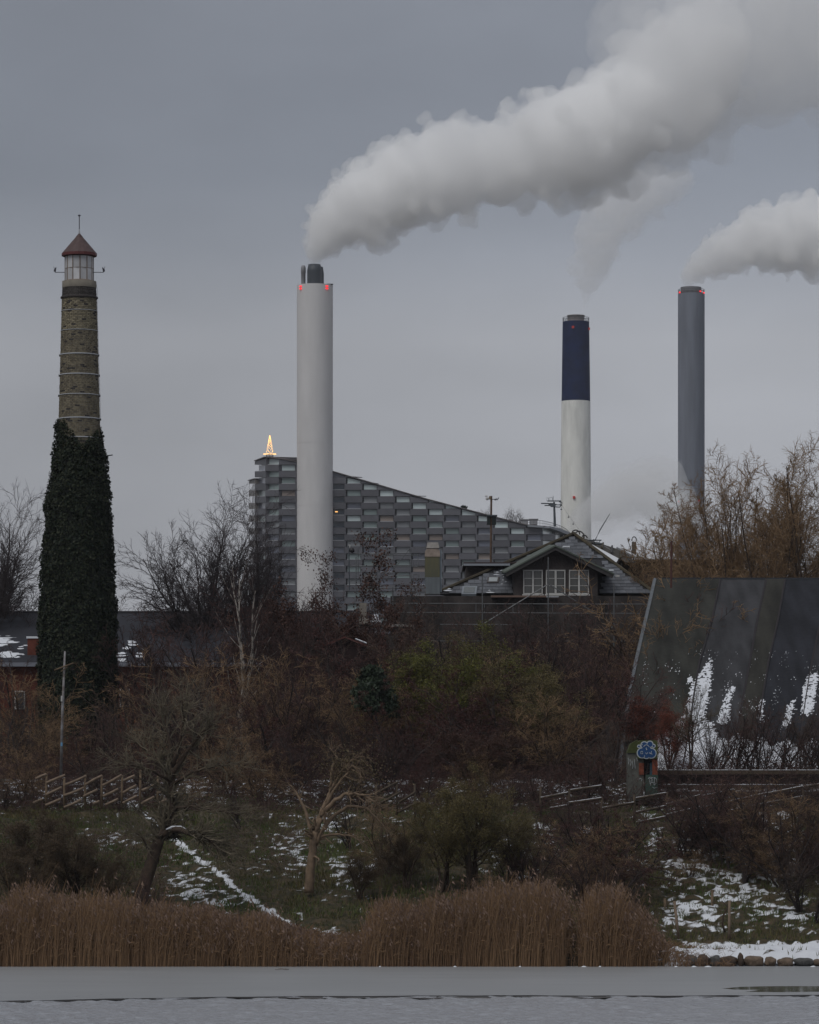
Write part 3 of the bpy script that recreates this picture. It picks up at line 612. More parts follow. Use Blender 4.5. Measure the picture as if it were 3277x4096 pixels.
for r in range(rows_):
    f0, f1 = r/rows_, (r+1)/rows_          # from the eave up
    def row(f): return L_.lerp(A_, f), R_.lerp(A_, f)
    (l0, r0_), (l1, r1_) = row(f0), row(min(1, f1+.25/rows_)); w = .32
    n = max(1, int((r0_.x-l0.x)/w)); off = (r % 2)*.5
    for i in range(-1, n+1):
        xa = l0.x+(i+off)*w; xb = xa+w*.965
        xa2, xb2 = max(xa, l0.x+.02), min(xb, r0_.x-.02)
        if xb2-xa2 < .05: continue
        # stay inside the triangle at the upper edge too
        if xa2 < l1.x-.12 or xb2 > r1_.x+.12: continue
        u = CX+xa2/l0.y*F
        v = HY+(HC-l0.z)/l0.y*F
        if 512 < u < 600 and v > 560+abs(u-556)*.02: continue
        if sl >= 300 and False: pass
        y0, y1 = l0.y, l1.y; n1 = nrm_*.055; n2 = nrm_*.03
        vs_ = [Vector((xa2,y0,l0.z))+n1, Vector((xb2,y0,l0.z))+n1, Vector((xb2,y1,l1.z))+n2, Vector((xa2,y1,l1.z))+n2]
        vs_ += [p-nrm_*.022 for p in vs_]
        fcs = [(0,1,2,3),(7,6,5,4),(0,4,5,1),(1,5,6,2),(3,7,4,0)]
        if sl < 300 or True:
            snowspots.append((sl, vs_, fcs, u, v)); sl += 1
snowspots.sort(key=lambda q: q[4] > 592)
extra = MB()
for i, (k, vs_, fcs, u, v) in enumerate(snowspots):
    if i < 300: MB().add(vs_, fcs).build('slate', m_slate, t)
    else: extra.add(vs_, fcs)
if extra.v: tag(extra.build('slates_rest', m_slate, t), kind='stuff')
sn = MB()
for (x, y, w, h) in ((300,655,55,16),(310,645,30,6),(640,530,40,4),(610,541,30,4),(605,556,50,4),(650,556,30,4),(645,590,14,4),(650,570,12,4),(560,655,22,4),(565,668,60,8),(640,615,22,3),(665,600,14,3)):
    p = H(x, y, 0)
    # ray to the slate plane
    d = Vector((H(x,y,1).x, 1, H(x,y,1).z-HC)); o_ = Vector((0,0,HC)); tt = (L_-o_).dot(nrm_)/d.dot(nrm_); q = o_+d*tt+nrm_*.07
    ww = w*.1594*tt/F/2; hh = h*.1594*tt/F/2*1.4
    tv = (A_-((L_+R_)/2)); tv.x = 0; tv.normalize()
    n_s = 9; pts = [q+Vector((1,0,0))*ww*math.cos(6.283*i/n_s)*rnd.uniform(.7,1.1)+tv*hh*math.sin(6.283*i/n_s)*rnd.uniform(.7,1.1) for i in range(n_s)]
    sn.add([p_ for p_ in pts]+[q+nrm_*.05], [(i, (i+1) % n_s, n_s) for i in range(n_s)])
sn.build('snow_patch', m_sn, t)
# verges
mb = MB().tube([L_+nrm_*.05, A_+nrm_*.08], .085, 6); mb.build('verge', m_verge, t); MB().tube([A_+nrm_*.08, R_+nrm_*.05], .085, 6).build('verge', m_verge, t)
# side slope running back to the right from the apex
Rb = H(1600,470,238); Rc = H(1500,530,214)
B1 = H(1590,458,236)
MB().add([A_, H(1420,470,205), H(1590,470,232), B1+Vector((0,0,0)), H(1340,395,222)], [(0,1,2),(0,2,3),(0,3,4)]).build('rear_slope', mat('old_tiles', (.06,.052,.042), .9, var=.4, scale=1.6), t)
for i in range(9):
    f = i/9; p0 = A_.lerp(H(1340,395,222), f*1.0) if f < 1 else A_; p0 = A_.lerp(B1, f); q0 = A_.lerp(H(1420,468,205), min(1, f*1.6)) if f < .625 else H(1420,468,205).lerp(H(1590,470,232), (f-.625)/.375)
    MB().tube([p0+Vector((0,-.05,.06)), q0+Vector((0,-.05,.06))], .06, 5).build('tile_roll', m_verge if i % 2 else m_dark_t, t)
for pts in (((1350,400),(1470,455)),((1220,372),(1330,430))):
    MB().tube([H(*pts[0],213)+Vector((0,-1.6,.12)), H(*pts[1],213)+Vector((0,-1.6,.06))], .09, 5).build('snow_strip', m_sn if pts[0][0] > 1300 else mat('strip_grey', (.2,.2,.21), .7), t)
# ridge hoops
for x, y, r in ((1100,298,26),(1122,310,30),(1155,322,18)):
    c = H(x, y, 203.2); rr = r*.1594*203/F; mb = MB().tube([(c.x+rr*math.cos(a), 203.2-.3, c.z+rr*1.1*math.sin(a)) for a in np.linspace(0, math.pi, 9)], .035, 5); mb.build('ridge_hoop', m_dark_t, t)
# front dormer
Yd = 190.5; wl, wr = H(718,0,Yd).x, H(1240,0,Yd).x; zb = H(0,680,Yd).z; za = H(975,390,Yd); zel = H(718,520,Yd).z; zer = H(1240,520,Yd).z
MB().prism([(wl,zb),(wr,zb),(wr,zer),(za.x,za.z),(wl,zel)], Yd, Yd+9).build('dormer_wall', m_wallh, t)
ap = H(975,365,Yd-.5); el = H(655,533,Yd-.5); er_ = H(1345,543,Yd-.5); th = 28*.1594*Yd/F
for e in (el, er_):
    poly = [(ap.x, ap.z), (e.x, e.z), (e.x+(.1 if e is el else -.1), e.z-th*.95), (ap.x, ap.z-th)]
    if e is er_: poly = poly[::-1]
    MB().prism(poly, Yd-.55, Yd-.42).build('bargeboard', m_dark_t, t)
m_dfelt = mat('mossy_felt', (.085,.10,.085), .8, var=.25, scale=1.4)
for e in (el, er_):
    d_ = Vector((0, 8.5, .62)); MB().add([ap+Vector((0,-.1,.03)), e+Vector((0,-.1,.03)), e+d_*1.0, ap+d_, ap+Vector((0,-.1,-.05)), e+Vector((0,-.1,-.05)), e+d_*1.0-Vector((0,0,.08)), ap+d_-Vector((0,0,.08))], [(0,1,2,3),(7,6,5,4),(0,4,5,1),(1,5,6,2),(3,7,4,0)]).build('dormer_roof', m_dfelt, t)
for p_, w_ in (((1020,376),22),((1310,523),14)): 
    q = H(*p_, Yd+.3); MB().box((q.x, Yd-.1, q.z-.02),(q.x+w_*.1594*Yd/F*2, Yd+.5, q.z+.05)).build('snow_patch', m_sn, t)
m_wood_w = mat('window_paint', (.43,.425,.41), .6, var=.1, scale=5)
m_pane_h = mat('window_glass', (.06,.06,.056), .1, spec=.7, rand=.5)
for (x0, x1) in ((773,895),(915,1037),(1060,1185)):
    a, b = H(x0,517,Yd), H(x1,670,Yd); W = b.x-a.x; Hh = a.z-b.z; Yf = Yd-.05
    fo = MB(); th_ = .055
    fo.box((a.x,Yf-.03,b.z),(a.x+th_,Yf+.06,a.z)); fo.box((b.x-th_,Yf-.03,b.z),(b.x,Yf+.06,a.z)); fo.box((a.x+th_,Yf-.03,a.z-th_),(b.x-th_,Yf+.06,a.z)); fo.box((a.x+th_,Yf-.03,b.z),(b.x-th_,Yf+.06,b.z+th_))
    mx_ = (a.x+b.x)/2; fo.box((mx_-.05,Yf-.04,b.z+th_),(mx_+.05,Yf+.06,a.z-th_)); win = fo.build('window', m_wood_w, t)
    for s0, s1 in ((a.x+th_, mx_-.05), (mx_+.05, b.x-th_)):
        for q in range(3):
            z0 = b.z+th_+(Hh-2*th_)*q/3; z1 = b.z+th_+(Hh-2*th_)*(q+1)/3
            MB().box((s0+.03,Yf+.0,z0+.012),(s1-.03,Yf+.03,z1-.012)).build('pane', m_pane_h, win)
            if q: MB().box((s0,Yf-.015,z0-.012),(s1,Yf+.04,z0+.012)).build('glazing_bar', m_wood_w, win)
    MB().box((a.x-.05,Yf-.1,b.z-.07),(b.x+.05,Yf+.06,b.z)).build('sill', m_wood_w, win)
# flat dormer
a, b = H(415,488,197), H(705,610,197); MB().box((a.x,197,b.z-.2),(b.x,203,a.z)).build('side_dormer', m_wallh, t)
a, b = H(398,470,196.8), H(700,478,196.8); o_ = MB().box((a.x,196.6,b.z),(b.x+.6,203.4,a.z)).build('flat_roof', mat('roof_brown', (.05,.035,.035), .8), t)
a, b = H(398,478,196.6), H(690,491,196.6); MB().box((a.x,196.5,b.z),(b.x,196.62,a.z)).build('zinc_edge', mat('zinc', (.24,.26,.29), .5), t)
# roof windows lying in the slope
def sky_light(x0, x1, y0, y1, frame, glass):
    o_ = Vector((0,0,HC))
    def hit(x, y):
        d = Vector((H(x,y,1).x, 1, H(x,y,1).z-HC)); return o_+d*((L_-o_).dot(nrm_)/d.dot(nrm_))+nrm_*.1
    sk = (x1-x0)*.08
    q = [hit(x0, y1), hit(x1, y1), hit(x1+sk, y0), hit(x0+sk, y0)]; c = sum(q, Vector())/4
    vs_ = q+[p-nrm_*.14 for p in q]
    fo = MB().add(vs_, [(0,1,2,3),(7,6,5,4),(0,4,5,1),(1,5,6,2),(2,6,7,3),(3,7,4,0)]).build('skylight', frame, t)
    gi = [c+(p-c)*.74+nrm_*.012 for p in q]; MB().add(gi+[p-nrm_*.01 for p in gi], [(0,1,2,3),(0,4,5,1),(1,5,6,2),(2,6,7,3),(3,7,4,0)]).build('pane', glass, fo)
m_skg = mat('skylight_glass', (.26,.28,.28), .15, spec=.6)
sky_light(545, 618, 572, 606, mat('skylight_brown', (.07,.06,.058), .7), m_skg); sky_light(385, 478, 630, 680, mat('skylight_zinc', (.19,.21,.23), .5), mat('skylight_glass_dark', (.07,.08,.075), .15, spec=.6))
MB().box((H(1355,0,190).x,190.5,H(0,557,190).z),(H(1380,0,190).x,190.6,H(0,545,190).z)).build('notice_plate', m_winf, t)
# parapet wall along the front
a, b = H(-60,681,189), H(1620,985,189); MB().box((a.x,189,5),(b.x,190.2,a.z)).build('front_wall', mat('front_render', (.040,.034,.032), .9, var=.5, scale=1.6, stretch=(1,1,.5), bump=.3, bscale=8), t)
a, b = H(570,681,188.9), H(915,690,188.9); MB().box((a.x,188.7,b.z),(b.x,188.98,a.z+.02)).build('gutter', mat('gutter_brown', (.15,.10,.08), .7), t)
MB().box((H(880,0,188).x,188.75,H(0,682,188).z),(H(1000,0,188).x,188.95,H(0,678,188).z)).build('snow_strip', m_sn, t)
# flue and extras
tf = empty('roof_flue'); tag(tf, 'boxy metal flue with streaked ochre middle and pale cap left of the slate roof', 'flue'); Yf = 191
def Hbox(nm, x0, x1, y0, y1, m, Y0=191, dep=.8, par=tf):
    a, b = H(x0,y0,Y0), H(x1,y1,Y0); return MB().box((a.x,Y0,b.z),(b.x,Y0+dep,a.z)).build(nm, m, par)
a = H(165,345,Yf); b = H(247,380,Yf); MB().prism([(a.x,b.z),(b.x,b.z),(b.x-.06,a.z),(a.x+.06,a.z)], Yf-.05, Yf+.7).build('cap', mat('cap_pale', (.36,.335,.31), .8, var=.2, scale=4), tf)
a = H(155,383,Yf); b = H(252,434,Yf); MB().prism([(a.x,b.z),(b.x,b.z),(b.x-.02,a.z+(b.z-a.z)*.3),(b.x-.12,a.z),(a.x+.12,a.z),(a.x+.02,a.z+(b.z-a.z)*.3)], Yf-.02, Yf+.8).build('collar', mat('collar_tan', (.27,.22,.185), .8, var=.2, scale=4), tf)
Hbox('duct', 156, 249, 434.5, 562, mat('ochre_metal', (.115,.105,.055), .7, col2=(.075,.08,.06), scale=3, stretch=(6,1,.4)), 191)
Hbox('duct_base', 156, 252, 562.5, 668, mat('zinc_base', (.12,.135,.145), .6, var=.12, scale=3, stretch=(3,1,.4)), 191)
Hbox('side_duct', 250, 262, 395, 655, mat('zinc_side', (.20,.23,.26), .5), 191.1, .5)
vp = empty('vent_pipe'); tag(vp, 'short round cowled vent pipe at the rear of the slate roof', 'vent pipe')
c = H(1468,405,214); MB().lathe((c.x,214,c.z-.3), [(.11*1.1,0),(.11*1.1,.85)], 12).build('pipe', mat('pipe_tan', (.10,.085,.07), .8), vp)
mb = MB().tube([(c.x+.13*math.cos(a_), 213.9, c.z+.6+.22*math.sin(a_)) for a_ in np.linspace(0, math.pi, 8)], .03, 5); mb.build('cowl', m_dark_t, vp)
an = empty('antenna'); tag(an, 'thin leaning rod antenna on a small stand behind the ridge', 'antenna')
MB().tube([P(594.8,541,206), P(600,530,206), P(609.9,513.8,206)], [.035,.03,.015], 5).build('rod', m_pyl, an)
mb = MB().tube([P(588.5,540.2,206), P(601.5,540.2,206)], .03, 4); mb.tube([P(590,543.5,206), P(601.8,543.8,206)], .05, 4); mb.tube([P(600.5,540,206), P(598.5,543.6,206)], .02, 4); mb.tube([P(591,540,206), P(591,545,206)], .02, 4); mb.tube([P(599,543,206), P(599,546,206)], .02, 4); mb.build('stand', m_pyl, an)
# mast with box and wind instruments
ms = empty('weather_mast'); tag(ms, 'rusty pole mast with a square dark box and wind instruments on top', 'mast'); Ym = 204
m_rust = mat('rusty_pole', (.10,.065,.045), .8, var=.3, scale=3)
MB().tube([P(490.4,600,Ym), P(491.3,496,Ym)], .055, 7).build('pole', m_rust, ms)
for u0, u1 in ((487,490.3),(492,496)):
    a, b = P(u0,515.6,Ym), P(u1,524.6,Ym); MB().box((a.x,Ym-.1,b.z),(b.x,Ym+.2,a.z)).build('box', mat('box_black', (.012,.018,.018), .6), ms)
a, b = P(486.6,515,Ym), P(497.2,516.4,Ym); MB().box((a.x,Ym-.15,b.z),(b.x,Ym+.25,a.z)).build('box_lid', m_pyl, ms)
a, b = P(489,496.3,Ym), P(491,499.4,Ym); MB().box((a.x,Ym-.1,b.z),(b.x,Ym+.1,a.z)).build('bracket', mat('ochre_box', (.17,.12,.07), .7), ms)
mb = MB(); c = P(487.2,499.6,Ym); mb.lathe((c.x,Ym,c.z), [(.03,-.03),(.08,0),(.08,.09),(.03,.12)], 8); mb.tube([c, P(486.6,497,Ym)], .03, 4); mb.tube([P(485,496,Ym), P(487.6,496,Ym)], .03, 4); mb.build('camera_pod', m_winf, ms)
mb = MB().tube([P(491,499.3,Ym), P(497,499.2,Ym)], .018, 4); mb.tube([P(496,498.3,Ym), P(497.2,500,Ym), P(498.8,497.6,Ym)], .025, 4); mb.tube([P(494.5,499.6,Ym), P(496.2,500,Ym)], .03, 4); mb.build('wind_vane', m_frame, ms)
# scaffold in front of house and along its left side
sc_ = empty('scaffold'); tag(sc_, 'galvanised tube scaffold with diagonal braces across the house front', 'scaffold'); Yc = 187.5
m_tube = mat('scaffold_tube', (.115,.12,.125), .5, metal=.3, var=.15, scale=2)
def tb(nm, p, q, r=.026): MB().tube([P(*p, Yc), P(*q, Yc)], r, 6).build(nm, m_tube, sc_)
for (u, v0, v1) in ((482.4,576,650),(548.2,557,655),(614,583,655),(392.8,587,645),(377.3,600,640)): tb('standard', (u,v0), (u,v1), .03)
for (u0, u1, v) in ((350,482,603.3),(482.8,548,603.8),(548.5,648,604),(350,482,612.4),(482.8,548,612.8),(548.6,640,613.2),(353,413,625.3),(430,650,641),(440,512,624.4)): tb('ledger', (u0,v), (u1,v+.2), .022)
for p, q in (((547.6,584.7),(480,626)),((550,584.9),(613,624.5)),((618,624),(600,634))): tb('brace', p, q, .03)
for u in (476,484.5,513,519,552.5,575,585,594,617,417,420.5): tb('stub', (u,603.5), (u,613.2 if u < 560 else 607), .016)
s2 = empty('scaffold'); tag(s2, 'pale tube scaffold beside the metal flue, seen against the chequered building', 'scaffold'); Yc = 195
def tb2(nm, p, q, r=.022, m=None): MB().tube([P(*p, Yc), P(*q, Yc)], r, 5).build(nm, m or m_tube, s2)
for (u, v0, v1) in ((411,549,598),(356,557,602),(358,548,575)): tb2('standard', (u,v0), (u,v1), .025)
for p, q in (((350,554),(411,553)),((358,555.5),(418,555.3)),((353,566),(411,565.3)),((350,566.5),(418,566.6)),((388,576),(411,575.6)),((354,588),(425,588)),((399,590.5),(441,592.7)),((406,593),(415,593.7))): tb2('ledger', p, q)
for p, q in (((411,547),(392,572)),((418,554),(418,567)),((412,560),(414.5,566)),((414,574),(410.5,588)),((419,574.5),(417,588)),((414,574),(419,574.8))): tb2('brace', p, q, .018)
dsh = empty('hanging_lamp'); tag(dsh, 'round dark lamp with pale bracket left of the flue scaffold', 'lamp')
c = P(352,550.5,195); MB().lathe((c.x,195,c.z-.12), [(.02,0),(.12,.05),(.14,.14),(.08,.24),(.02,.27)], 12).build('globe', mat('lamp_dark', (.02,.018,.02), .5), dsh, True)
MB().tube([P(349.5,548,195), P(350,545.5,195), P(348.5,545,195)], .03, 5).build('bracket', m_winf, dsh); MB().tube([P(348.8,546,195),P(349.4,590,195)], .03, 5).build('post', m_pyl, dsh)
# pale ledge, white tank and beige box left of the front wall
lg = empty('roof_ledge'); tag(lg, 'flat roof ledge with thin snow line below the chequered building', 'ledge')
a, b = P(352,624.2,186), P(414,626.8,186); MB().box((a.x,186,b.z),(b.x,187.5,a.z)).build('slab', mat('ledge_pale', (.22,.21,.20), .8, var=.2, scale=3), lg)
a, b = P(352,588,189.2), P(404,590,189.2); MB().box((P(340,0,187).x,186.1,5),(P(404,0,187).x,187.4,b.z-3.2*.7)).build('wall', m_wallh, lg)
bb = empty('roof_box'); tag(bb, 'beige cabinet with a square pale base on the ledge by the grey stack', 'cabinet')
a, b = P(359.5,603,185.6), P(366.5,617.5,185.6); MB().box((a.x,185.6,b.z),(b.x,185.95,a.z)).build('body', mat('cabinet_beige', (.20,.18,.155), .8, var=.2, scale=5), bb)
a, b = P(359,617.8,185.5), P(368.5,624.2,185.5); MB().box((a.x,185.5,b.z),(b.x,185.98,a.z)).build('base', mat('cabinet_base', (.24,.22,.195), .8, var=.1, scale=5), bb)
sp = MB(); c = P(375.5,619,185.8)
for dx, dz, r in ((0,-.12,.17),(.04,.0,.15),(-.06,.1,.11),(-.17,-.16,.12),(.15,-.14,.13),(.05,.14,.09)): sp.lathe((c.x+dx,185.8,c.z+dz-r), [(r*.3,0),(r*.9,r*.5),(r,r),(r*.7,r*1.7),(r*.1,r*2)], 10)
tag(sp.build('snow_heap', m_sn, None, True), 'heap of snow on the ledge beside the beige cabinet', 'snow heap')
# little red gabled hut below the ledge
ht = empty('red_hut'); tag(ht, 'small red gabled hut roof with snow on its verges in the thicket', 'hut'); Yh = 178
a, b, c = P(345,637,Yh), P(368,646,Yh), P(322,646,Yh)
MB().prism([(c.x,5),(b.x,5),(b.x,b.z),(a.x,a.z),(c.x,c.z)], Yh+.3, Yh+4).build('wall', mat('hut_red', (.03,.016,.015), .8, var=.3, scale=2), ht)
for p, q in ((a, b), (a, c)):
    poly = [(p.x,p.z+.03),(q.x,q.z+.03),(q.x,q.z-.04),(p.x,p.z-.04)]
    if q is b: poly = poly[::-1]
    MB().prism(poly[::-1], Yh, Yh+4.1).build('verge_board', mat('verge_red', (.10,.035,.03), .8), ht)
MB().tube([a.lerp(b,.45)+Vector((0,-.02,.1)), a.lerp(b,.95)+Vector((0,-.02,.1))], .035, 4).build('snow_line', m_sn, ht)
# long flat roofed building behind the willows
fb = empty('flat_building'); tag(fb, 'low brown flat roofed building with a snowy edge behind the golden willows', 'building'); Yb_ = 215
a, b = P(622,562,Yb_), P(708,600,Yb_); MB().box((a.x,Yb_,5),(b.x,Yb_+8,a.z)).build('wall', mat('brown_wall', (.06,.045,.038), .9, var=.25, scale=1), fb)
MB().box((a.x-.2,Yb_-.3,a.z),(b.x+.2,Yb_+8.2,a.z+.12)).build('roof_slab', mat('slab_dark', (.05,.04,.04), .8), fb); MB().box((a.x-.2,Yb_-.3,a.z+.123),(b.x+.2,Yb_+.8,a.z+.17)).build('snow_strip', m_sn, fb)
p = P(671.3,0,0); rp_ = MB().tube([P(671.2,588,172), P(671.4,541,172)], .045, 6).build('rusty_pole', mat('pole_red', (.07,.03,.025), .8)); tag(rp_, 'thin rust red pole standing up behind the curved roof', 'pole')

# ---------------------------------------------------------------- sweeping felt roof at the right
t = empty('curved_roof_hall'); tag(t, 'hall whose huge dark felt roof sweeps down to the ground, snow streaked', 'building')
def Yv(v): return 186-24*((v-579)/192)**.9 if v > 579 else 186
def lean(v): return -(18.5*((v-580)/62)**1.0 if v < 640 else 18.5*60/62+ (v-640)*.262) if v > 580 else 0
leftv = [(580,654.8),(600,650.4),(620,645.8),(640,641.0),(662,636.0),(687,630.6),(720,626),(772,619)]
joints = [0, 1]
cols = [[(580,654.8),(600,650.4),(620,645.8),(640,641.0),(662,636.0),(687,630.6),(720,626),(772,619)],
        [(580,720.2),(620,711.8),(662,699.5),(687,695),(720,690),(772,682)],
        [(580,766.3),(620,757.5),(662,750),(700,743),(740,736),(772,731)],
        [(580,785),(620,778),(662,768.5),(700,762),(740,755),(772,750)],
        [(580,829),(620,821),(662,812),(700,806),(740,800),(772,796)],
        [(580,875),(620,868),(662,860),(700,853),(740,847),(772,842)]]
def cu(c, v): return li([(a, b) for a, b in c], v)
snow_poly = [[(711.6,656),(709.5,690),(704,719),(712,723),(718,738),(728,741),(738,735),(748,744),(760,738),(772,747),(786,740),(800,748),(812,741),(835,746),(835,780),(655,780),(658,737),(670,728),(684,716),(690,690),(703,668)],
             [(735.5,686),(731,700),(727,724),(716,724),(724,700),(730,688)],
             [(764,698),(762,722),(757,724),(760,702)], [(814,674),(818,676),(812,716),(801,716),(803,690),(808,676)], [(796,698),(790,725),(782,728),(788,704)], [(740,671),(737,676),(735,676)],
             [(690,676),(694,684),(686,684)]]
def in_poly(x, y, p):
    c = False; n = len(p)
    for i in range(n):
        x1, y1 = p[i]; x2, y2 = p[(i+1) % n]
        if (y1 > y) != (y2 > y) and x < (x2-x1)*(y-y1)/(y2-y1)+x1: c = not c
    return c
tints = [(.026,.026,.022), (.034,.034,.037), (.025,.024,.020), (.017,.018,.023), (.024,.024,.027)]
for q in range(5):
    nu, nvv = 90 if q in (0,1,3) else 50, 220; Vv = []; Sv = []
    for j in range(nvv):
        v = 579.6+(772-579.6)*j/(nvv-1); ul = cu(cols[q], v)+.25; ur = cu(cols[q+1], v)-.25; Y = Yv(v)
        for i in range(nu):
            u = ul+(ur-ul)*i/(nu-1)
            n1 = mnoise.noise(Vector((u*.25, v*1.3, 1)))+.5*mnoise.noise(Vector((u*.7, v*2.3, 3))); n2 = mnoise.noise(Vector((u*.2, v*.9, 5)))
            s = 0
            for pl_ in snow_poly:
                if in_poly(u+n1*4.5, v+n2*4, pl_): s = 1; break
            if s and v < 735 and n1 > .32: s = 0
            if not s and v > 650 and mnoise.noise(Vector((u*.9, v*1.7, 9)))+.45*mnoise.noise(Vector((u*.1,v*.05,2))) > .62: s = .75
            p = P(u, v, Y); lift = .03 if s else 0
            Vv.append((p.x, p.y-.25*lift, p.z+lift+ .012*n1+(.04*(1 if q % 2 == 0 else 0)))); Sv.append(s)
    mm_ = attr_mix('roof_felt', tints[q], SNOW, 'snow', sharp=(.4,.6), noise_s=3.5, namp=.2, var=.35, bump=.4, stretch=(4,.6,.6))
    Fc = grid_faces(nu, nvv)[:, ::-1]
    mesh_obj('roof_panel', Vv, Fc, mm_, t, attr={'snow': Sv})
    vsm = [] # seam batten between strips
    MB().tube([P(cu(cols[q], v), v, Yv(v))+Vector((0,-.02,.02)) for v in np.linspace(580, 771, 24)], .05 if q else .09, 5).build('seam' if q else 'edge_trim', mat('seam_dark', (.022,.018,.02), .8) if q else mat('edge_zinc', (.11,.12,.13), .6, var=.2, scale=3), t)
a = P(654.5,579.6,186); b = P(875,579.6,186); MB().box((a.x,185.9,a.z-.05),(b.x,186.4,a.z+.09)).build('ridge', mat('ridge_felt', (.035,.038,.044), .8), t)
vs_ = [P(cu(cols[0], v), v, Yv(v)) for v in np.linspace(580, 771, 20)]; mb = MB()
mb.add([(p.x+.02, p.y, p.z-.03) for p in vs_]+[(p.x+.02, p.y, 4.5) for p in vs_], [(i, i+1, 21+i, 20+i) for i in range(19)]); mb.build('gable_wall', m_wallh, t)
MB().add([(a.x,186.4,a.z),(b.x,186.4,a.z),(b.x,196,5),(a.x,196,5)], [(0,1,2,3)]).build('rear_roof', m_under, t)
# ---------------------------------------------------------------- growing trees
def grow(levels, seed):
    """levels[0]: dict(n, L, spread, r, k, up, wob, foot); next levels: dict(n, ratio, ang, r, k, up, wob, t0). Returns [(pos, rad)]"""
    g_ = np.random.default_rng(seed); out = []
    l0 = levels[0]; n = l0['n']; az = g_.uniform(0, 2*np.pi, n) if n > 1 else np.zeros(1)
    sp = np.radians(g_.uniform(.15 if n > 1 else 0, 1, n)*l0.get('spread', 0))
    d = np.stack([np.sin(sp)*np.cos(az), np.sin(sp)*np.sin(az), np.cos(sp)], 1); d += np.array(l0.get('dir', (0,0,0)))
    st = np.zeros((n, 3)); st[:, :2] = g_.normal(0, l0.get('foot', 0), (n, 2))
    L_ = l0['L']*g_.uniform(l0.get('lv', .75), 1, n); r = l0['r']*g_.uniform(.7, 1, n)
    for li_, lv in enumerate(levels):
        k = lv['k']; n = len(st); pos = np.empty((n, k+1, 3)); pos[:, 0] = st; dd = d/np.linalg.norm(d, axis=1)[:, None]; p = st.copy()
        dirs = np.empty((n, k+1, 3)); dirs[:, 0] = dd
        for i in range(k):
            dd = dd+g_.normal(0, lv['wob'], (n, 3)); dd[:, 2] += lv.get('up', 0)/k
            dd /= np.linalg.norm(dd, axis=1)[:, None]; p = p+dd*(L_/k)[:, None]; pos[:, i+1] = p; dirs[:, i+1] = dd
        tt = np.linspace(0, 1, k+1); rad = r[:, None]*(1-(1-lv.get('tip', .35))*tt)[None, :]
        out.append((pos, rad))
        if li_+1 == len(levels): break
        nx = levels[li_+1]; m = nx['n']; t0 = nx.get('t0', .2)
        t = t0+(1-t0)*((np.arange(m)[None, :]+g_.uniform(0, 1, (n, m)))/m); t = np.minimum(t, .999)
        f = t*k; i0 = f.astype(int); fr_ = (f-i0)[..., None]; idx = np.arange(n)[:, None]
        P0 = pos[idx, i0]*(1-fr_)+pos[idx, i0+1]*fr_; D0 = dirs[idx, i0]
        R0 = r[:, None]*(1-(1-lv.get('tip', .35))*t)
        a = np.radians(nx['ang'][0]+(nx['ang'][1]-nx['ang'][0])*g_.uniform(0, 1, (n, m)))
        rv = g_.normal(0, 1, (n, m, 3)); pe = np.cross(D0, rv); pe /= np.linalg.norm(pe, axis=2)[..., None]
        D1 = D0*np.cos(a)[..., None]+pe*np.sin(a)[..., None]
        L1 = L_[:, None]*nx['ratio']*g_.uniform(.6, 1.1, (n, m))*(1-nx.get('taper', .45)*t)
        keep = g_.uniform(0, 1, (n, m)) < nx.get('keep', 1)
        if 'dome' in l0:      # keep the crown inside a rounded envelope
            cz, rx, rz = l0['dome']; e = np.sqrt((P0[..., 0]**2+P0[..., 1]**2)/rx**2+((P0[..., 2]-cz)/rz)**2)
            rr_ = np.array([rx, rx, rz]); pp_ = (P0-np.array([0, 0, cz]))/rr_; dd_ = D1/rr_
            qa, qb, qc = (dd_**2).sum(-1), 2*(pp_*dd_).sum(-1), (pp_**2).sum(-1)-1
            tx = (-qb+np.sqrt(np.maximum(qb*qb-4*qa*qc, 0)))/(2*qa); keep &= e < 1; L1 = np.minimum(L1, np.maximum(tx*g_.uniform(.70, .96, (n, m)), .15))
        st, d, L_, r = P0[keep], D1[keep], L1[keep], np.maximum(R0*nx['r'], nx.get('rmin', .004))[keep]
    return out
def tubes(pos, rad, sides):
    n, k1, _ = pos.shape; T = np.empty_like(pos); T[:, 1:-1] = pos[:, 2:]-pos[:, :-2]; T[:, 0] = pos[:, 1]-pos[:, 0]; T[:, -1] = pos[:, -1]-pos[:, -2]
    T /= np.maximum(np.linalg.norm(T, axis=2), 1e-9)[..., None]
    ref = np.zeros_like(T); ref[..., 0] = .31; ref[..., 1] = .95; A = np.cross(T, ref); A /= np.maximum(np.linalg.norm(A, axis=2), 1e-6)[..., None]; B = np.cross(T, A)
    an = 2*np.pi*np.arange(sides)/sides
    V = pos[:, :, None, :]+rad[:, :, None, None]*(A[:, :, None, :]*np.cos(an)[None, None, :, None]+B[:, :, None, :]*np.sin(an)[None, None, :, None])
    V = V.reshape(-1, 3); base = (np.arange(n)*k1*sides)[:, None, None]; ring = (np.arange(k1-1)*sides)[None, :, None]; j = np.arange(sides)[None, None, :]; j2 = (j+1) % sides
    a = base+ring+j; b = base+ring+j2
    Fc = np.stack([a, b, b+sides, a+sides], -1).reshape(-1, 4)
    return V, Fc
def merge(parts):
    Vs, Fs, n = [], [], 0
    for V, Fc in parts: Vs.append(V); Fs.append(Fc+n); n += len(V)
    return np.concatenate(Vs), np.concatenate(Fs)
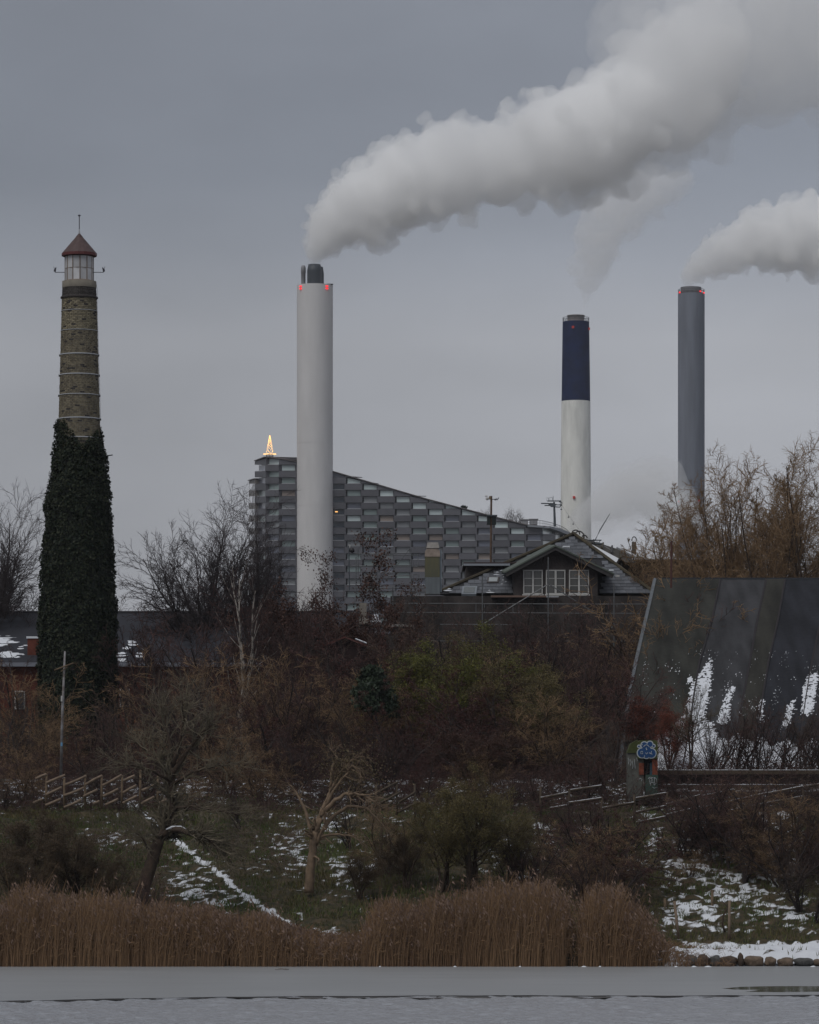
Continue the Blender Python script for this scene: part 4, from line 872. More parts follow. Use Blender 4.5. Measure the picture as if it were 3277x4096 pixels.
def kind_tree(levels, seed, split=2, sides=(7,5,4,3,3,3), leaves=None):
    g_ = grow(levels, seed); low = merge([tubes(p, r, sides[i]) for i, (p, r) in enumerate(g_[:split])]); hi = merge([tubes(p, r, sides[min(i+split, 5)]) for i, (p, r) in enumerate(g_[split:])])
    lf = None
    if leaves:
        cnt, size, sp, cl = leaves; p = g_[-1][0]; r_ = np.random.default_rng(seed+1)
        nb_ = p.shape[0]; pick = r_.integers(0, nb_, cnt//cl); kk = r_.integers(max(1, p.shape[1]//2), p.shape[1], len(pick)); c = p[pick, kk]
        q = np.repeat(c, cl, 0)+r_.normal(0, sp, (len(c)*cl, 3)); lf = (q, size)
    return low, hi, lf
class Species:
    def __init__(s, low, hi, lf, m_tr, m_br, m_lf=None, seed=0, base='tree', crown='crown', foliage='leaves'):
        s.base = base; s.t = mesh_obj('trunk', *low, m_tr, None, True); s.c = mesh_obj(crown, *hi, m_br, None); s.parts = [s.t, s.c]
        if lf: s.parts.append(leaf_cloud(foliage, lf[0], np.zeros((len(lf[0]), 3)), lf[1], m_lf, None, seed))
        s.h = float(np.percentile(hi[0][:, 2], 99.3)); s.used = False
    def place(s, x, y, h, rz, label, cat, group=None, name=None, wx=1.0, z=None, mats=None, lean=0):
        root = empty(name or s.base, (x, y, (gzf(x, y) if z is None else z)-.1), rz); k = h/s.h; root.scale = (k*wx, k*wx, k); root.rotation_euler.y = lean
        tag(root, label, cat, group)
        for i, p in enumerate(s.parts):
            o = p if not s.used else p.copy()
            if s.used: C.objects.link(o)
            o.parent = root
            if mats and mats[i] is not None:
                if not s.used: pass
                o.material_slots[0].link = 'OBJECT'; o.material_slots[0].material = mats[i]
        s.used = True
        return root
bk = mat('bark_dark', (.035,.027,.025), .95, var=.25, scale=6); bk_b = mat('bark_brown', (.052,.036,.026), .95, var=.3, scale=6)
bk_r = mat('twig_red', (.066,.036,.032), .95, var=.5, scale=.8, rand=.4); bk_t = mat('twig_brown', (.074,.052,.040), .95, var=.5, scale=.7, rand=.4)
bk_g = mat('twig_grey_olive', (.095,.080,.056), .95, var=.5, scale=.8, rand=.35); bk_w = mat('willow_gold', (.21,.135,.075), .9, var=.3, scale=.4)
bk_far = mat('twig_dim', (.050,.040,.042), .95, var=.2, scale=.4)
m_birch = mat('birch_bark', (.30,.27,.24), .8, col2=(.05,.04,.035), scale=3.2, stretch=(1,1,1.2), lo=.42, hi=.52)
lf_red = tint_mat('leaf_dark_red', (.040,.013,.012), (.075,.028,.022)); lf_brn = tint_mat('leaf_dead_brown', (.040,.020,.015), (.080,.036,.024))
lf_olive = tint_mat('leaf_olive', (.060,.050,.018), (.145,.112,.042)); lf_yel = tint_mat('leaf_yellow_green', (.060,.065,.012), (.135,.130,.026)); lf_con = tint_mat('needle_green', (.008,.016,.008), (.022,.036,.016))
lf_org = tint_mat('leaf_rust_orange', (.11,.030,.018), (.18,.05,.028)); lf_brm = tint_mat('bramble_leaf', (.045,.033,.018), (.10,.066,.037))
# A: spreading bare broadleaf, B: rounder bare crown
A1 = Species(*kind_tree([dict(n=1, L=9.6, r=.24, k=8, wob=.02, up=.2, tip=.6, dome=(10.6,4.0,5.2)), dict(n=23, ratio=.72, ang=(5,78), r=.5, k=8, up=.15, wob=.07, t0=.72, taper=.0, tip=.2), dict(n=13, ratio=.5, ang=(18,46), r=.5, k=6, up=.08, wob=.11, t0=.15, taper=.15),
     dict(n=9, ratio=.5, ang=(22,55), r=.55, k=4, up=.05, wob=.17, t0=.12, taper=.2, rmin=.010), dict(n=5, ratio=.6, ang=(20,50), r=.6, k=2, up=.1, wob=.18, rmin=.007)], 21), bk, bk_far, base='bare_tree')
A2 = Species(*kind_tree([dict(n=2, L=8.0, spread=10, r=.22, k=8, up=.1, wob=.05, foot=.1, tip=.5, dome=(8.6,4.2,4.6)), dict(n=13, ratio=.66, ang=(15,75), r=.55, k=8, up=.5, wob=.10, t0=.5, taper=.1, tip=.2), dict(n=11, ratio=.5, ang=(20,50), r=.5, k=6, up=.3, wob=.14, t0=.15, taper=.3),
     dict(n=7, ratio=.5, ang=(25,55), r=.55, k=3, up=.15, wob=.18, t0=.1, rmin=.010), dict(n=5, ratio=.6, ang=(20,50), r=.6, k=2, up=.1, wob=.2, rmin=.007)], 5), bk, bk_t, base='bare_tree')
# W: golden corkscrew willow
W1 = Species(*kind_tree([dict(n=9, L=14.5, spread=13, r=.15, k=12, up=.3, wob=.05, foot=.5, tip=.1, dome=(10.6,3.9,5.6)), dict(n=18, ratio=.27, ang=(20,60), r=.42, k=7, up=.35, wob=.12, t0=.3, tip=.2, taper=.1), dict(n=9, ratio=.5, ang=(20,60), r=.5, k=4, up=.15, wob=.22, t0=.1, rmin=.012),
     dict(n=9, ratio=.7, ang=(20,65), r=.6, k=3, up=.1, wob=.42, t0=.05, rmin=.010)], 8, leaves=(6000, .04, .03, 1)), bk_b, bk_w, tint_mat('willow_leaf', (.12,.075,.035), (.20,.13,.06)), base='willow_tree')
# N: shrubs, many stems from the ground
N1 = Species(*kind_tree([dict(n=14, L=4.6, spread=34, r=.05, k=7, up=.15, wob=.10, foot=.35), dict(n=9, ratio=.5, ang=(20,50), r=.55, k=5, up=.25, wob=.14, t0=.15), dict(n=8, ratio=.5, ang=(25,60), r=.6, k=4, up=.1, wob=.2, t0=.1, rmin=.006),
     dict(n=5, ratio=.6, ang=(25,60), r=.7, k=2, up=0, wob=.25, rmin=.0045)], 12), bk, bk_r, base='bare_shrub')
N2 = Species(*kind_tree([dict(n=9, L=4.8, spread=40, r=.06, k=8, up=.1, wob=.13, foot=.3), dict(n=9, ratio=.6, ang=(25,60), r=.5, k=6, up=-.05, wob=.16, t0=.15), dict(n=8, ratio=.55, ang=(25,60), r=.6, k=4, up=-.05, wob=.2, t0=.1, rmin=.007),
     dict(n=5, ratio=.6, ang=(25,60), r=.7, k=3, up=-.1, wob=.25, rmin=.007)], 33), bk_b, bk_g, base='bare_shrub')
N3 = Species(*kind_tree([dict(n=4, L=5.4, spread=22, r=.10, k=8, up=.1, wob=.10, foot=.15), dict(n=12, ratio=.5, ang=(30,60), r=.5, k=6, up=.25, wob=.13, t0=.15), dict(n=9, ratio=.5, ang=(25,60), r=.5, k=4, up=.1, wob=.18, t0=.1, rmin=.007),
     dict(n=6, ratio=.6, ang=(25,60), r=.6, k=3, up=.05, wob=.22, rmin=.005)], 44), bk, bk_t, base='bare_shrub')
# L: tree that keeps clusters of dead leaves / red haws
L1 = Species(*kind_tree([dict(n=3, L=6, spread=20, r=.15, k=8, up=.05, wob=.10, foot=.05, tip=.15, dome=(6.0,3.1,3.4)), dict(n=10, ratio=.65, ang=(35,75), r=.5, k=7, up=.35, wob=.14, t0=.25), dict(n=7, ratio=.5, ang=(25,60), r=.5, k=5, up=.1, wob=.2, t0=.15),
     dict(n=8, ratio=.6, ang=(25,60), r=.5, k=3, up=0, wob=.22, rmin=.008)], 52, leaves=(17000, .06, .10, 9)), bk, bk_far, lf_brn, base='leafy_tree', foliage='leaf_clusters')
L2 = Species(*kind_tree([dict(n=3, L=5.5, spread=26, r=.16, k=8, up=0, wob=.12, foot=.1), dict(n=10, ratio=.7, ang=(35,75), r=.5, k=7, up=.2, wob=.15, t0=.2), dict(n=7, ratio=.5, ang=(25,65), r=.5, k=5, up=0, wob=.2, t0=.15),
     dict(n=6, ratio=.5, ang=(25,60), r=.5, k=3, up=0, wob=.22, rmin=.006)], 61, leaves=(15000, .055, .06, 5)), bk, bk_t, lf_red, base='haw_tree', foliage='haws')
# O: olive fine leaved shrub
O1 = Species(*kind_tree([dict(n=4, L=3.6, spread=30, r=.085, k=7, up=.1, wob=.10, foot=.12), dict(n=10, ratio=.6, ang=(30,60), r=.5, k=6, up=.15, wob=.13, t0=.3), dict(n=8, ratio=.5, ang=(25,60), r=.5, k=4, up=.1, wob=.18, t0=.1, rmin=.007),
     dict(n=6, ratio=.55, ang=(25,60), r=.6, k=3, up=.05, wob=.22, rmin=.005)], 71, leaves=(42000, .030, .07, 3)), bk_b, bk_g, lf_olive, base='leafy_shrub', foliage='leaves')
# K: birch
K1 = Species(*kind_tree([dict(n=3, L=9, spread=13, r=.085, k=10, up=.2, wob=.085, foot=.25, lv=.9, tip=.3), dict(n=9, ratio=.34, ang=(20,40), r=.42, k=6, up=.3, wob=.10, t0=.3), dict(n=9, ratio=.5, ang=(25,50), r=.5, k=4, up=-.15, wob=.15, t0=.1, rmin=.007),
     dict(n=6, ratio=.6, ang=(20,50), r=.6, k=3, up=-.3, wob=.18, rmin=.005)], 83), m_birch, bk_r, base='birch_tree')
EX = {}
def at(u, Y): return (u-CX)/F*Y
def hgt(vt, x, Y): return HC+(HY-vt)/F*Y-gzf(x, Y)
def put(sp, u, vt, Y, label, cat, group=None, wx=1.0, name=None, mats=None, z=None, lean=0, rz=None):
    x = at(u, Y); zz = gzf(x, Y) if z is None else z; h = HC+(HY-vt)/F*Y-zz
    return sp.place(x, Y, h, rnd.uniform(0, 6.28) if rz is None else rz, label, cat, group, name, wx, zz, mats, lean)
# -- trees standing against the sky
put(A1, -8, 497, 200, 'big bare tree cut by the left frame edge, left of the ivy tower', 'tree', wx=1.0, z=5)
put(A1, 196, 503, 198, 'broad vase shaped bare tree right of the ivy tower against the sky', 'tree', z=5, wx=1.0, rz=1.2)
put(A1, 252, 503, 200, 'bare tree with upright limbs just left of the chequered building', 'tree', z=5, rz=2.6, wx=.8)
put(A2, 150, 578, 205, 'low wide bare tree over the dark hall roof beside the ivy tower', 'tree', wx=1.35, z=6)
put(L1, 292, 536, 186, 'tree with brown leaf clusters in front of the tall light grey stack', 'tree', wx=.95, z=5.5)
put(L1, 362, 552, 182, 'wide tree with reddish leaf clusters left of the metal flue', 'tree', wx=.78, z=5.5, rz=4.4)
put(L1, 398, 590, 181, 'lower tree with dark leaf clusters just under the metal flue', 'tree', wx=.8, z=5.5, rz=.7)
put(L1, 330, 580, 184, 'low tree with brown leaf clusters at the right foot of the light grey stack', 'tree', wx=1.0, z=5.5, rz=3.1)
put(K1, 236, 548, 172, 'pale stemmed birch in front of the dark hall roof', 'birch', z=5.6, wx=1.0)
put(W1, 728, 463, 205, 'tall golden willow behind the curved felt roof', 'willow', z=5, wx=1.0)
put(W1, 762, 482, 207, 'golden willow filling the gap between the tall one and the right edge', 'willow', z=5, wx=1.0, rz=3.9)
put(W1, 706, 492, 208, 'golden willow just left of the tallest willow', 'willow', z=5, wx=.9, rz=5.1)
put(W1, 742, 470, 210, 'willow behind the tallest golden willow', 'willow', z=5, wx=.9, rz=1.9)
put(W1, 688, 520, 196, 'smaller golden willow between the slate house and the felt roof', 'willow', z=5, wx=1.1, rz=.4)
put(W1, 822, 448, 203, 'golden willow cut by the right frame edge', 'willow', z=5, wx=1.0)
put(N2, 655, 566, 184, 'golden brown shrub against the right end of the slate roof', 'shrub', z=5, wx=1.1, mats=(None, bk_w))
put(N2, 632, 608, 178, 'golden brown shrub in front of the scaffold end beside the felt roof', 'shrub', z=5.6, wx=.9, mats=(None, bk_w))
for u, vt, lb in ((490,506,'faint bare tree on the far roof right of the mast box'),(508,505,'faint rounded bare tree in the middle of the far roof'),(522,509,'faint bare tree on the far roof next to the roof units')):
    x = at(u, 925); put(N3, u, vt, 925, lb, 'tree', z=P(0,532,925).z, name='roof_tree', wx=1.1)
x = at(460, 912); 
def conifer(name, u, vt, vb, Y, wu, m, label, n=2600, size=.25, seed=1, ragged=.25):
    """an uneven pine: tufts of needles on drooping boughs of unequal reach"""
    g_ = np.random.default_rng(seed); r = empty(name, P(u, vb, Y)); tag(r, label, 'conifer'); H_ = (vb-vt)/F*Y; W_ = wu/F*Y; nc = max(6, n//90)
    f = g_.uniform(.05, .97, nc); a = g_.uniform(0, 6.283, nc); reach = W_/2*np.minimum(1, 1.25*(1-f)**.55)*g_.uniform(.45, 1.15, nc)
    cx_, cy_, cz_ = reach*np.cos(a), reach*np.sin(a), f*H_-.12*reach; MB().tube([(0,0,-.3),(0,0,H_*.9)], [max(.03,W_*.03), .01], 6).build('trunk', bk, r)
    mb = MB()
    for x_, y_, z_ in list(zip(cx_, cy_, cz_))[:60]: mb.tube([(0, 0, z_-.05*H_), (x_*.6, y_*.6, z_), (x_, y_, z_)], [.02*W_/1.5, .012, .006], 4, False)
    mb.build('boughs', bk, r); q = g_.integers(0, nc, n); sg = W_*.11
    pos = np.stack([cx_[q]+g_.normal(0, sg, n), cy_[q]+g_.normal(0, sg, n), cz_[q]+g_.normal(0, sg*.6, n)], 1)
    leaf_cloud('needles', pos, np.stack([np.cos(a[q]), np.sin(a[q]), a[q]*0+.4], 1), size, m, r, seed); return r
conifer('pine_tree', 463.4, 504.5, 514, 905, 7.5, lf_con, 'tiny dark pine poking over the sloping roof line', 300, .5, 2)
conifer('pine_tree', 372, 667, 712, 158, 30, lf_con, 'dark green pine in the middle of the thicket', 9000, .12, 4, .5)
conifer('pine_tree', 388, 690, 716, 160, 18, lf_con, 'low dark green conifer at the right foot of the taller pine', 3500, .12, 6, .5)
# -- thicket, back to front
back = [
 (12,645,178,N1,'reddish bare shrub under the hall roof at the left frame edge',1.2,None), (40,668,170,N2,'grey olive shrub at the far left below the brick hall wall',1.2,None),
 (14,690,160,N3,'brown shrub at the left frame edge halfway up the thicket',1.3,None), (60,715,158,N2,'olive brown shrub at the foot of the ivy, left side',1.3,None),
 (108,706,160,N1,'dark red shrub hiding the right foot of the ivy tower',1.2,None), (130,676,170,N3,'brown shrub in front of the red brick wall and white framed window',1.0,None),
 (160,632,176,N1,'red brown shrub rising over the dark hall roof edge',1.0,None), (178,650,168,N2,'grey twiggy shrub left of the pale birch stems',1.2,None),
 (205,610,176,N1,'tall reddish thicket shrub right behind the birch stems',1.2,None), (215,655,162,N3,'brown shrub at the foot of the birch',1.2,None),
 (248,600,178,N1,'dense red brown shrub below the bare tree with upright limbs',1.1,None), (270,590,182,N1,'high red twigged shrub left of the tall light grey stack foot',1.1,None),
 (262,648,164,N2,'grey brown shrub right of the birch stems',1.1,None), (300,612,180,N1,'red twigged shrub at the foot of the light grey stack',1.1,None),
 (305,660,163,N1,'dark purple brown shrub below the light grey stack foot',1.2,None), (330,628,172,L2,'dark haw tree covering the left of the little red hut',1.0,None),
 (350,662,160,N2,'thin grey shrub left of the dark green pine',1.0,None), (352,705,156,N3,'dark brown shrub below the pine',1.2,None),
 (420,655,170,O1,'shrub below the house wall with brown leaves, left of the yellow green one',1.3,None),
 (455,690,156,L2,'large dark haw tree with red berries in the centre of the thicket',1.35,None), (515,672,158,L2,'haw tree with crooked dark limbs right of the centre one',1.3,None),
 (480,650,168,N2,'olive twigged shrub under the middle of the house front wall',1.2,None), (548,640,168,N1,'red brown shrub below the scaffold centre post',1.1,None),
 (560,690,156,N2,'wide olive brown shrub right of the haw trees',1.3,None), (590,655,166,N1,'dense red twigged shrub below the right scaffold brace',1.1,None),
 (600,640,172,N3,'brown shrub in front of the right end of the house wall',1.0,None), (615,705,154,N3,'brown shrub left of the painted hut',1.1,None),
 (640,690,166,O1,'rust orange leaved bush in front of the lower left corner of the felt roof',1.1,(None,bk_r,lf_org)), (668,700,162,O1,'rust and brown bush before the snow on the felt roof',.8,(None,bk_t,lf_org)),
 (590,745,150,L2,'dark red berried bush above the middle fence rails',1.2,None), (535,760,149,N1,'purple brown bush right of the olive shrub at fence height',1.3,None),
 (425,748,150,L2,'crimson berried bush behind the middle fence',1.0,None), (330,770,149,N1,'dark twiggy bush at the crest left of the middle fence',1.3,None),
 (262,745,150,N2,'grey olive bush behind the pale dead tree',1.3,None), (300,725,153,N1,'reddish bush above and right of the pale dead tree',1.3,None),
 (225,720,152,N2,'wide grey twigged bush right behind the leaning tree crown',1.4,None), (150,745,152,N1,'red brown bush behind the left fence',1.3,None),
 (100,755,151,N3,'brown bush behind the left fence near the pole',1.2,None), (30,745,150,N2,'grey brown bush at the left edge above the fence',1.3,None),
 (60,770,149,N1,'low red twigged bush behind the left end of the fence',1.0,None), (480,742,151,N2,'dark bush directly behind the olive shrub',1.3,None),
 (385,725,153,N1,'dark brown bush below the conifers',1.3,None)]
back += [(455,622,172,N1,'red brown shrub reaching up the house wall left of the first scaffold post',1.3,None), (500,618,174,N3,'brown twiggy shrub against the house wall between the scaffold posts',1.2,None),
 (530,626,171,N1,'red brown shrub against the house wall left of the centre scaffold post',1.3,None), (575,616,175,N3,'twiggy shrub against the house wall right of the centre post',1.2,None), (628,632,176,N1,'dense shrub where the house wall meets the felt roof',1.2,None),
 (425,612,176,N3,'dark shrub under the metal flue',1.1,None), (398,640,165,L2,'dark berried shrub left of the yellow green one',1.1,None), (540,655,160,O1,'brownish olive shrub right of the haw trees',1.4,None),
 (470,720,152,O1,'olive brown bush low in the centre of the thicket',1.5,(None,bk_t,lf_brn)), (360,760,148.5,N3,'dark bush right above the pale dead tree',1.3,None), (505,770,148,N1,'dark red bush at the crest right of the olive shrub top',1.3,None),
 (190,775,148,N2,'grey bush at the crest under the leaning tree crown',1.3,None), (120,780,147.5,N1,'red brown bush growing through the right end of the slanting fence',1.0,None), (5,775,147,N3,'brown bush at the left edge beside the slanting fence',1.2,None),
 (350,790,140,N3,'brown bush on the bank behind the dead tree limbs',1.1,None), (388,800,136,N2,'brown bush on the bank between dead tree and olive shrub',1.2,None), (408,822,134,O1,'low dark green bush left of the olive shrub stems',1.2,(None,bk_t,lf_brm)),
 (358,845,132.5,O1,'low brown green bush right of the dead tree trunk',1.2,(None,bk_t,lf_brm)), (500,870,131,N2,'brown bush behind the centre reeds',1.3,None),
 (655,775,147,N1,'thin red bush before the painted hut',.8,None), (702,785,141,N1,'bush growing through the long dark rail fence',1.3,None), (745,770,147,N3,'bush behind the long dark rail fence',1.2,None), (790,765,148,N1,'red brown bush above the fence near the right edge',1.3,None)]
back += [(440,604,186,N3,'twiggy brown tree rising before the house wall right under the skylights',1.2,None), (495,606,184,N1,'red brown sapling thicket covering the house wall under the dormer left end',1.3,None), (525,603,185,N3,'brown twigs before the wall under the left dormer window',1.1,None),
 (590,603,185,N1,'reddish twigs before the wall under the right dormer window',1.2,None), (640,598,184,N1,'reddish brown twigs at the lower right corner of the slate roof',1.1,None),
 (470,648,162,L2,'tall rust brown haw tree in front of the yellow green shrub',1.25,None), (400,676,158,L2,'haw tree with dull crimson fruit beside the pine',1.2,None), (550,650,164,L2,'tall haw tree left of the felt roof edge',1.3,None),
 (200,680,158,N1,'red twigged shrub in front of the birch foot',1.3,None), (90,725,154,L2,'dark red berried bush at the foot of the utility pole',1.2,None), (250,690,157,L2,'dark haw tree right of the birch foot',1.25,None),
 (605,730,151,N3,'tangled brown bush left of the painted hut roof',1.3,None), (672,745,150,N1,'thin red twigs right of the painted hut',.9,None),
 (686,796,139.5,N1,'reddish brown bush hanging below the long dark rail fence',1.5,None), (718,770,138.5,N1,'dense reddish bush in the middle of the long dark rail fence',1.6,None), (757,764,138,N1,'tall reddish bush swallowing the rail fence on the right',1.6,None), (798,762,137,N3,'tall brown bush swallowing the fence near the right edge',1.5,None),
 (786,802,135.5,N1,'reddish bush on the right bank under the tall ones',1.6,None), (744,815,136.5,N3,'brown bush in the middle of the right bank',1.4,None), (690,845,137,N2,'thin brown bush above the snow mound on the right bank',1.1,None), (622,812,134,L2,'dark berried bush between the reeds and the snow mound',1.4,None),
 (815,870,132,N3,'bush at the right frame edge near the shore shelf',1.3,None), (560,800,136,L2,'dark crimson bush right of the olive shrub',1.4,None), (533,822,133,N1,'dark red bush behind the reeds right of centre',1.4,None)]
for (u, vt, Y, sp, lb, wx, mm_) in back: put(sp, u, vt, Y, lb, 'bush' if vt > 700 else 'shrub', wx=wx, mats=mm_, group=None)
put(O1, 455, 631, 166, 'yellow green shrub below the house wall', 'shrub', wx=1.25, mats=(None, bk_g, lf_yel), z=6)
put(O1, 410, 648, 168, 'lower yellow green shrub left of the taller one by the pine', 'shrub', wx=1.3, mats=(None, bk_g, lf_yel), z=6)
put(O1, 510, 640, 169, 'dull green shrub right of the yellow green one', 'shrub', wx=1.2, z=6)
# -- right: fine hedge before the snowy roof foot, bushes on the bank
for i, (u, vt, Y, lb) in enumerate(((712,706,155,'sparse thin hedge bush before the snow, leftmost of the row'),(735,698,155.5,'thin hedge bush second from the left before the snow'),(757,696,155,'reddish hedge bush in the middle of the row before the snow'),
     (780,702,155,'thin hedge bush right of the middle one before the snow'),(800,706,154.5,'hedge bush near the right frame edge before the snow'),(822,700,155,'hedge bush cut by the right frame edge'))):
    put(N3 if i % 2 else N1, u, vt, Y, lb, 'bush', 'hedge bushes before the snowy roof foot', wx=.95)
put(A2, 690, 682, 155, 'young greenish tree with a straight stem right of the painted hut', 'tree', wx=.85, mats=(bk_b, bk_g), name='young_tree')
for (u, vt, Y, sp, lb, wx) in ((768,780,138,N2,'big spreading brown bush over the right fence',1.5),(812,790,137,N2,'bush at the right edge halfway down the bank',1.3),(735,806,141,N1,'dark low bush hanging over the hollow in the right bank',1.2),
     (800,848,133,N3,'dark stemmed bush at the foot of the right bank',1.4),(775,825,136,N2,'olive bush above the dark stemmed one on the right bank',1.2),
     (606,798,136,N1,'dark bramble bush on the bank right of the olive shrub',1.7),(570,795,142,N1,'dark purple bush on the crest between the fence parts',1.4),(640,872,131.5,N3,'low dark bush left of the small stakes',1.1),
     (580,820,133,N2,'spreading brown bramble bush above the right reeds',1.5),(602,845,131,N1,'dark red bush just above the reed gap',1.3),(545,862,132,N3,'dark bush right of the olive shrub stems',1.2),
     (30,803,133,O1,'dark rounded bush at the left edge of the bank',1.4),(75,818,131.5,O1,'large dark brown bush left of the leaning tree',1.35),(18,842,130,O1,'lowest bush at the left edge behind the reeds',1.3),(112,850,130.5,O1,'brown bush between the big dark one and the leaning tree',.95),
     (150,872,129.5,N1,'small purple bush at the foot of the leaning tree',.9),(240,785,143,N3,'twiggy bush on the crest right of the leaning tree',1.1)
     ):
    put(sp, u, vt, Y, lb, 'bush', wx=wx, mats=(bk_b, bk_t, lf_brm) if sp is O1 else None)
# -- the olive shrub in the middle
put(O1, 470, 768, 133, 'broad olive green shrub with several stems in the middle of the bank', 'shrub', wx=1.05, rz=.6)
put(O1, 442, 785, 133.5, 'left lobe of olive foliage beside the broad olive shrub', 'shrub', wx=.95)
put(O1, 512, 800, 134, 'olive shrub leaning right beside the broad one', 'shrub', wx=1.1, lean=.15)
# -- leaning foreground tree, built on its own skeleton
def path_tree(name, label, cat, Y, paths, m_tr, m_br, twig, seed, sub=9, depth=(0,0)):
    """paths: list of (points (u,v,dy), r0, r1): limbs traced in space; fine branching grows from their outer parts"""
    g_ = np.random.default_rng(seed); u0, v0, _ = paths[0][0][0]; root = empty(name, (0,0,0)); tag(root, label, cat)
    mb = MB(); starts = []; 
    for pts, r0, r1 in paths:
        p3 = [P(u, v, Y+dy) for u, v, dy in pts]
        fine = []
        for i in range(len(p3)-1):
            for q in range(4): 
                f = q/4; fine.append(p3[i].lerp(p3[i+1], f)+Vector(g_.normal(0, .012, 3)))
        fine.append(p3[-1]); k = len(fine); rr = [r0+(r1-r0)*i/(k-1) for i in range(k)]; mb.tube(fine, rr, 7)
        for i in range(int(k*twig.get('from', .35)), k):
            for q in range(twig.get('n', 2)): starts.append((fine[i], (fine[i]-fine[i-1]).normalized(), rr[i]))
    mb.build('trunk', m_tr, root, True)
    n = len(starts); st = np.array([s[0] for s in starts]); d = np.array([s[1] for s in starts]); r = np.array([s[2] for s in starts])
    lv = twig['levels']; d = d+g_.normal(0, twig.get('sp', .8), (n, 3)); d[:, 2] += twig.get('up', .2)
    outp = []; L_ = twig['L']*g_.uniform(.5, 1.1, n); r = np.maximum(r*.45, .008)
    for q, (k, wob, up, m, ratio) in enumerate(lv):
        n = len(st); dd = d/np.linalg.norm(d, axis=1)[:, None]; pos = np.empty((n, k+1, 3)); pos[:, 0] = st; p = st.copy(); dirs = [dd]
        for i in range(k):
            dd = dd+g_.normal(0, wob, (n, 3)); dd[:, 2] += up/k; dd /= np.linalg.norm(dd, axis=1)[:, None]; p = p+dd*(L_/k)[:, None]; pos[:, i+1] = p; dirs.append(dd)
        outp.append(tubes(pos, r[:, None]*np.linspace(1, .4, k+1)[None, :], 4 if q == 0 else 3))
        if m:
            i0 = g_.integers(1, k+1, (n, m)); idx = np.arange(n)[:, None]; dirs = np.stack(dirs, 1)
            st = pos[idx, i0].reshape(-1, 3); d = (dirs[idx, i0]+g_.normal(0, .6, (n, m, 3))).reshape(-1, 3); L_ = np.repeat(L_, m)*ratio*g_.uniform(.6, 1.1, n*m); r = np.maximum(np.repeat(r, m)*.55, .0045)
    mesh_obj('crown', *merge(outp), m_br, root)
    return root
lt = path_tree('leaning_tree', 'dark leaning bare tree with snow on a low side limb, behind the left reeds', 'tree', 131,
   [([(138,914,0),(143,888,0),(150,868,.1),(155,852,.2),(160,838,.3),(168,828,.4),(171,812,.5),(172,790,.6),(172,765,.7)], .26, .10),
    ([(160,838,.3),(170,830,0),(180,830,-.3),(190,834,-.5),(200,834,-.6),(212,842,-.7),(222,852,-.8)], .13, .04),
    ([(171,812,.5),(178,808,0),(192,806,-.2),(215,810,-.5),(240,815,-.6)], .06, .02),
    ([(172,790,.6),(165,770,.8),(150,752,1),(135,742,1.2)], .09, .03), ([(172,775,.6),(185,755,.4),(200,735,.2),(215,722,0)], .09, .03),
    ([(172,765,.7),(170,745,.9),(164,722,1),(160,705,1.2)], .09, .025), ([(172,768,.7),(180,742,0),(184,718,-.4),(182,700,-.8)], .08, .025),
    ([(155,852,.2),(148,848,-.2),(142,838,-.4),(134,832,-.5)], .05, .015), ([(172,782,.6),(155,772,0),(138,766,-.5),(118,764,-1)], .06, .02), ([(173,784,.6),(192,772,.3),(215,766,.1),(235,764,0)], .06, .02)],
   bk_b, bk_g, dict(n=3, L=.95, sp=.55, up=.1, levels=[(5,.16,.15,5,.6),(4,.2,.05,4,.55),(2,.25,0,0,0)], **{'from': .45}), 9)
mb = MB()
for pts in (((166,829.5),(172,827),(181,826.8),(186,829)),((187,831.5),(196,831.5),(201,832.4))):
    mb.tube([P(u, v, 130.9) for u, v in pts], [.02,.045,.04,.02][:len(pts)], 6)
mb.build('snow_on_limb', m_sn, lt)
m_dead = mat('dead_wood', (.17,.12,.08), .85, var=.25, scale=5)
dt = path_tree('dead_tree', 'pale tan dead tree with arching broken limbs left of the olive shrub', 'dead tree', 133,
   [([(309,893,0),(310,870,0),(313,845,0),(316,832,0)], .17, .12), ([(316,832,0),(322,815,0),(335,800,-.2),(346,794,-.3),(360,794,-.5),(372,800,-.6),(382,808,-.6)], .10, .025),
    ([(315,840,0),(330,820,.2),(348,806,.3),(366,808,.2),(378,820,.1),(388,832,0)], .08, .02), ([(314,830,0),(324,806,.2),(330,790,.3),(340,775,.4),(346,764,.5)], .09, .02),
    ([(312,835,0),(306,812,.1),(298,795,.2),(290,785,.3)], .07, .02), ([(318,838,0),(335,834,-.1),(352,836,-.2),(362,842,-.3)], .05, .015), ([(326,806,.2),(334,790,0),(345,776,-.2),(352,766,-.3),(360,770,-.3)], .06, .02),
    ([(330,786,.3),(332,768,.4),(336,758,.5),(330,748,.5)], .05, .015), ([(316,845,0),(324,826,-.3),(326,812,-.4)], .06, .03), ([(338,775,.4),(352,760,.3),(362,756,.2)], .04, .012)],
   m_dead, m_dead, dict(n=2, L=.55, sp=.7, up=.0, levels=[(4,.25,-.1,3,.6),(3,.3,-.1,0,0)], **{'from': .5}), 19)
leafc = np.random.default_rng(3); pp = np.stack([at(350,133)+leafc.normal(0,.55,2600), 133.2+leafc.normal(0,.4,2600), P(0,772,133).z+leafc.normal(0,.42,2600)], 1)
tag(leaf_cloud('vine_tangle', pp, np.zeros((2600,3)), .055, tint_mat('dry_vine', (.05,.035,.018), (.11,.085,.04)), None, 4), 'dry leafy tangle of vine in the top of the pale dead tree', 'vine')
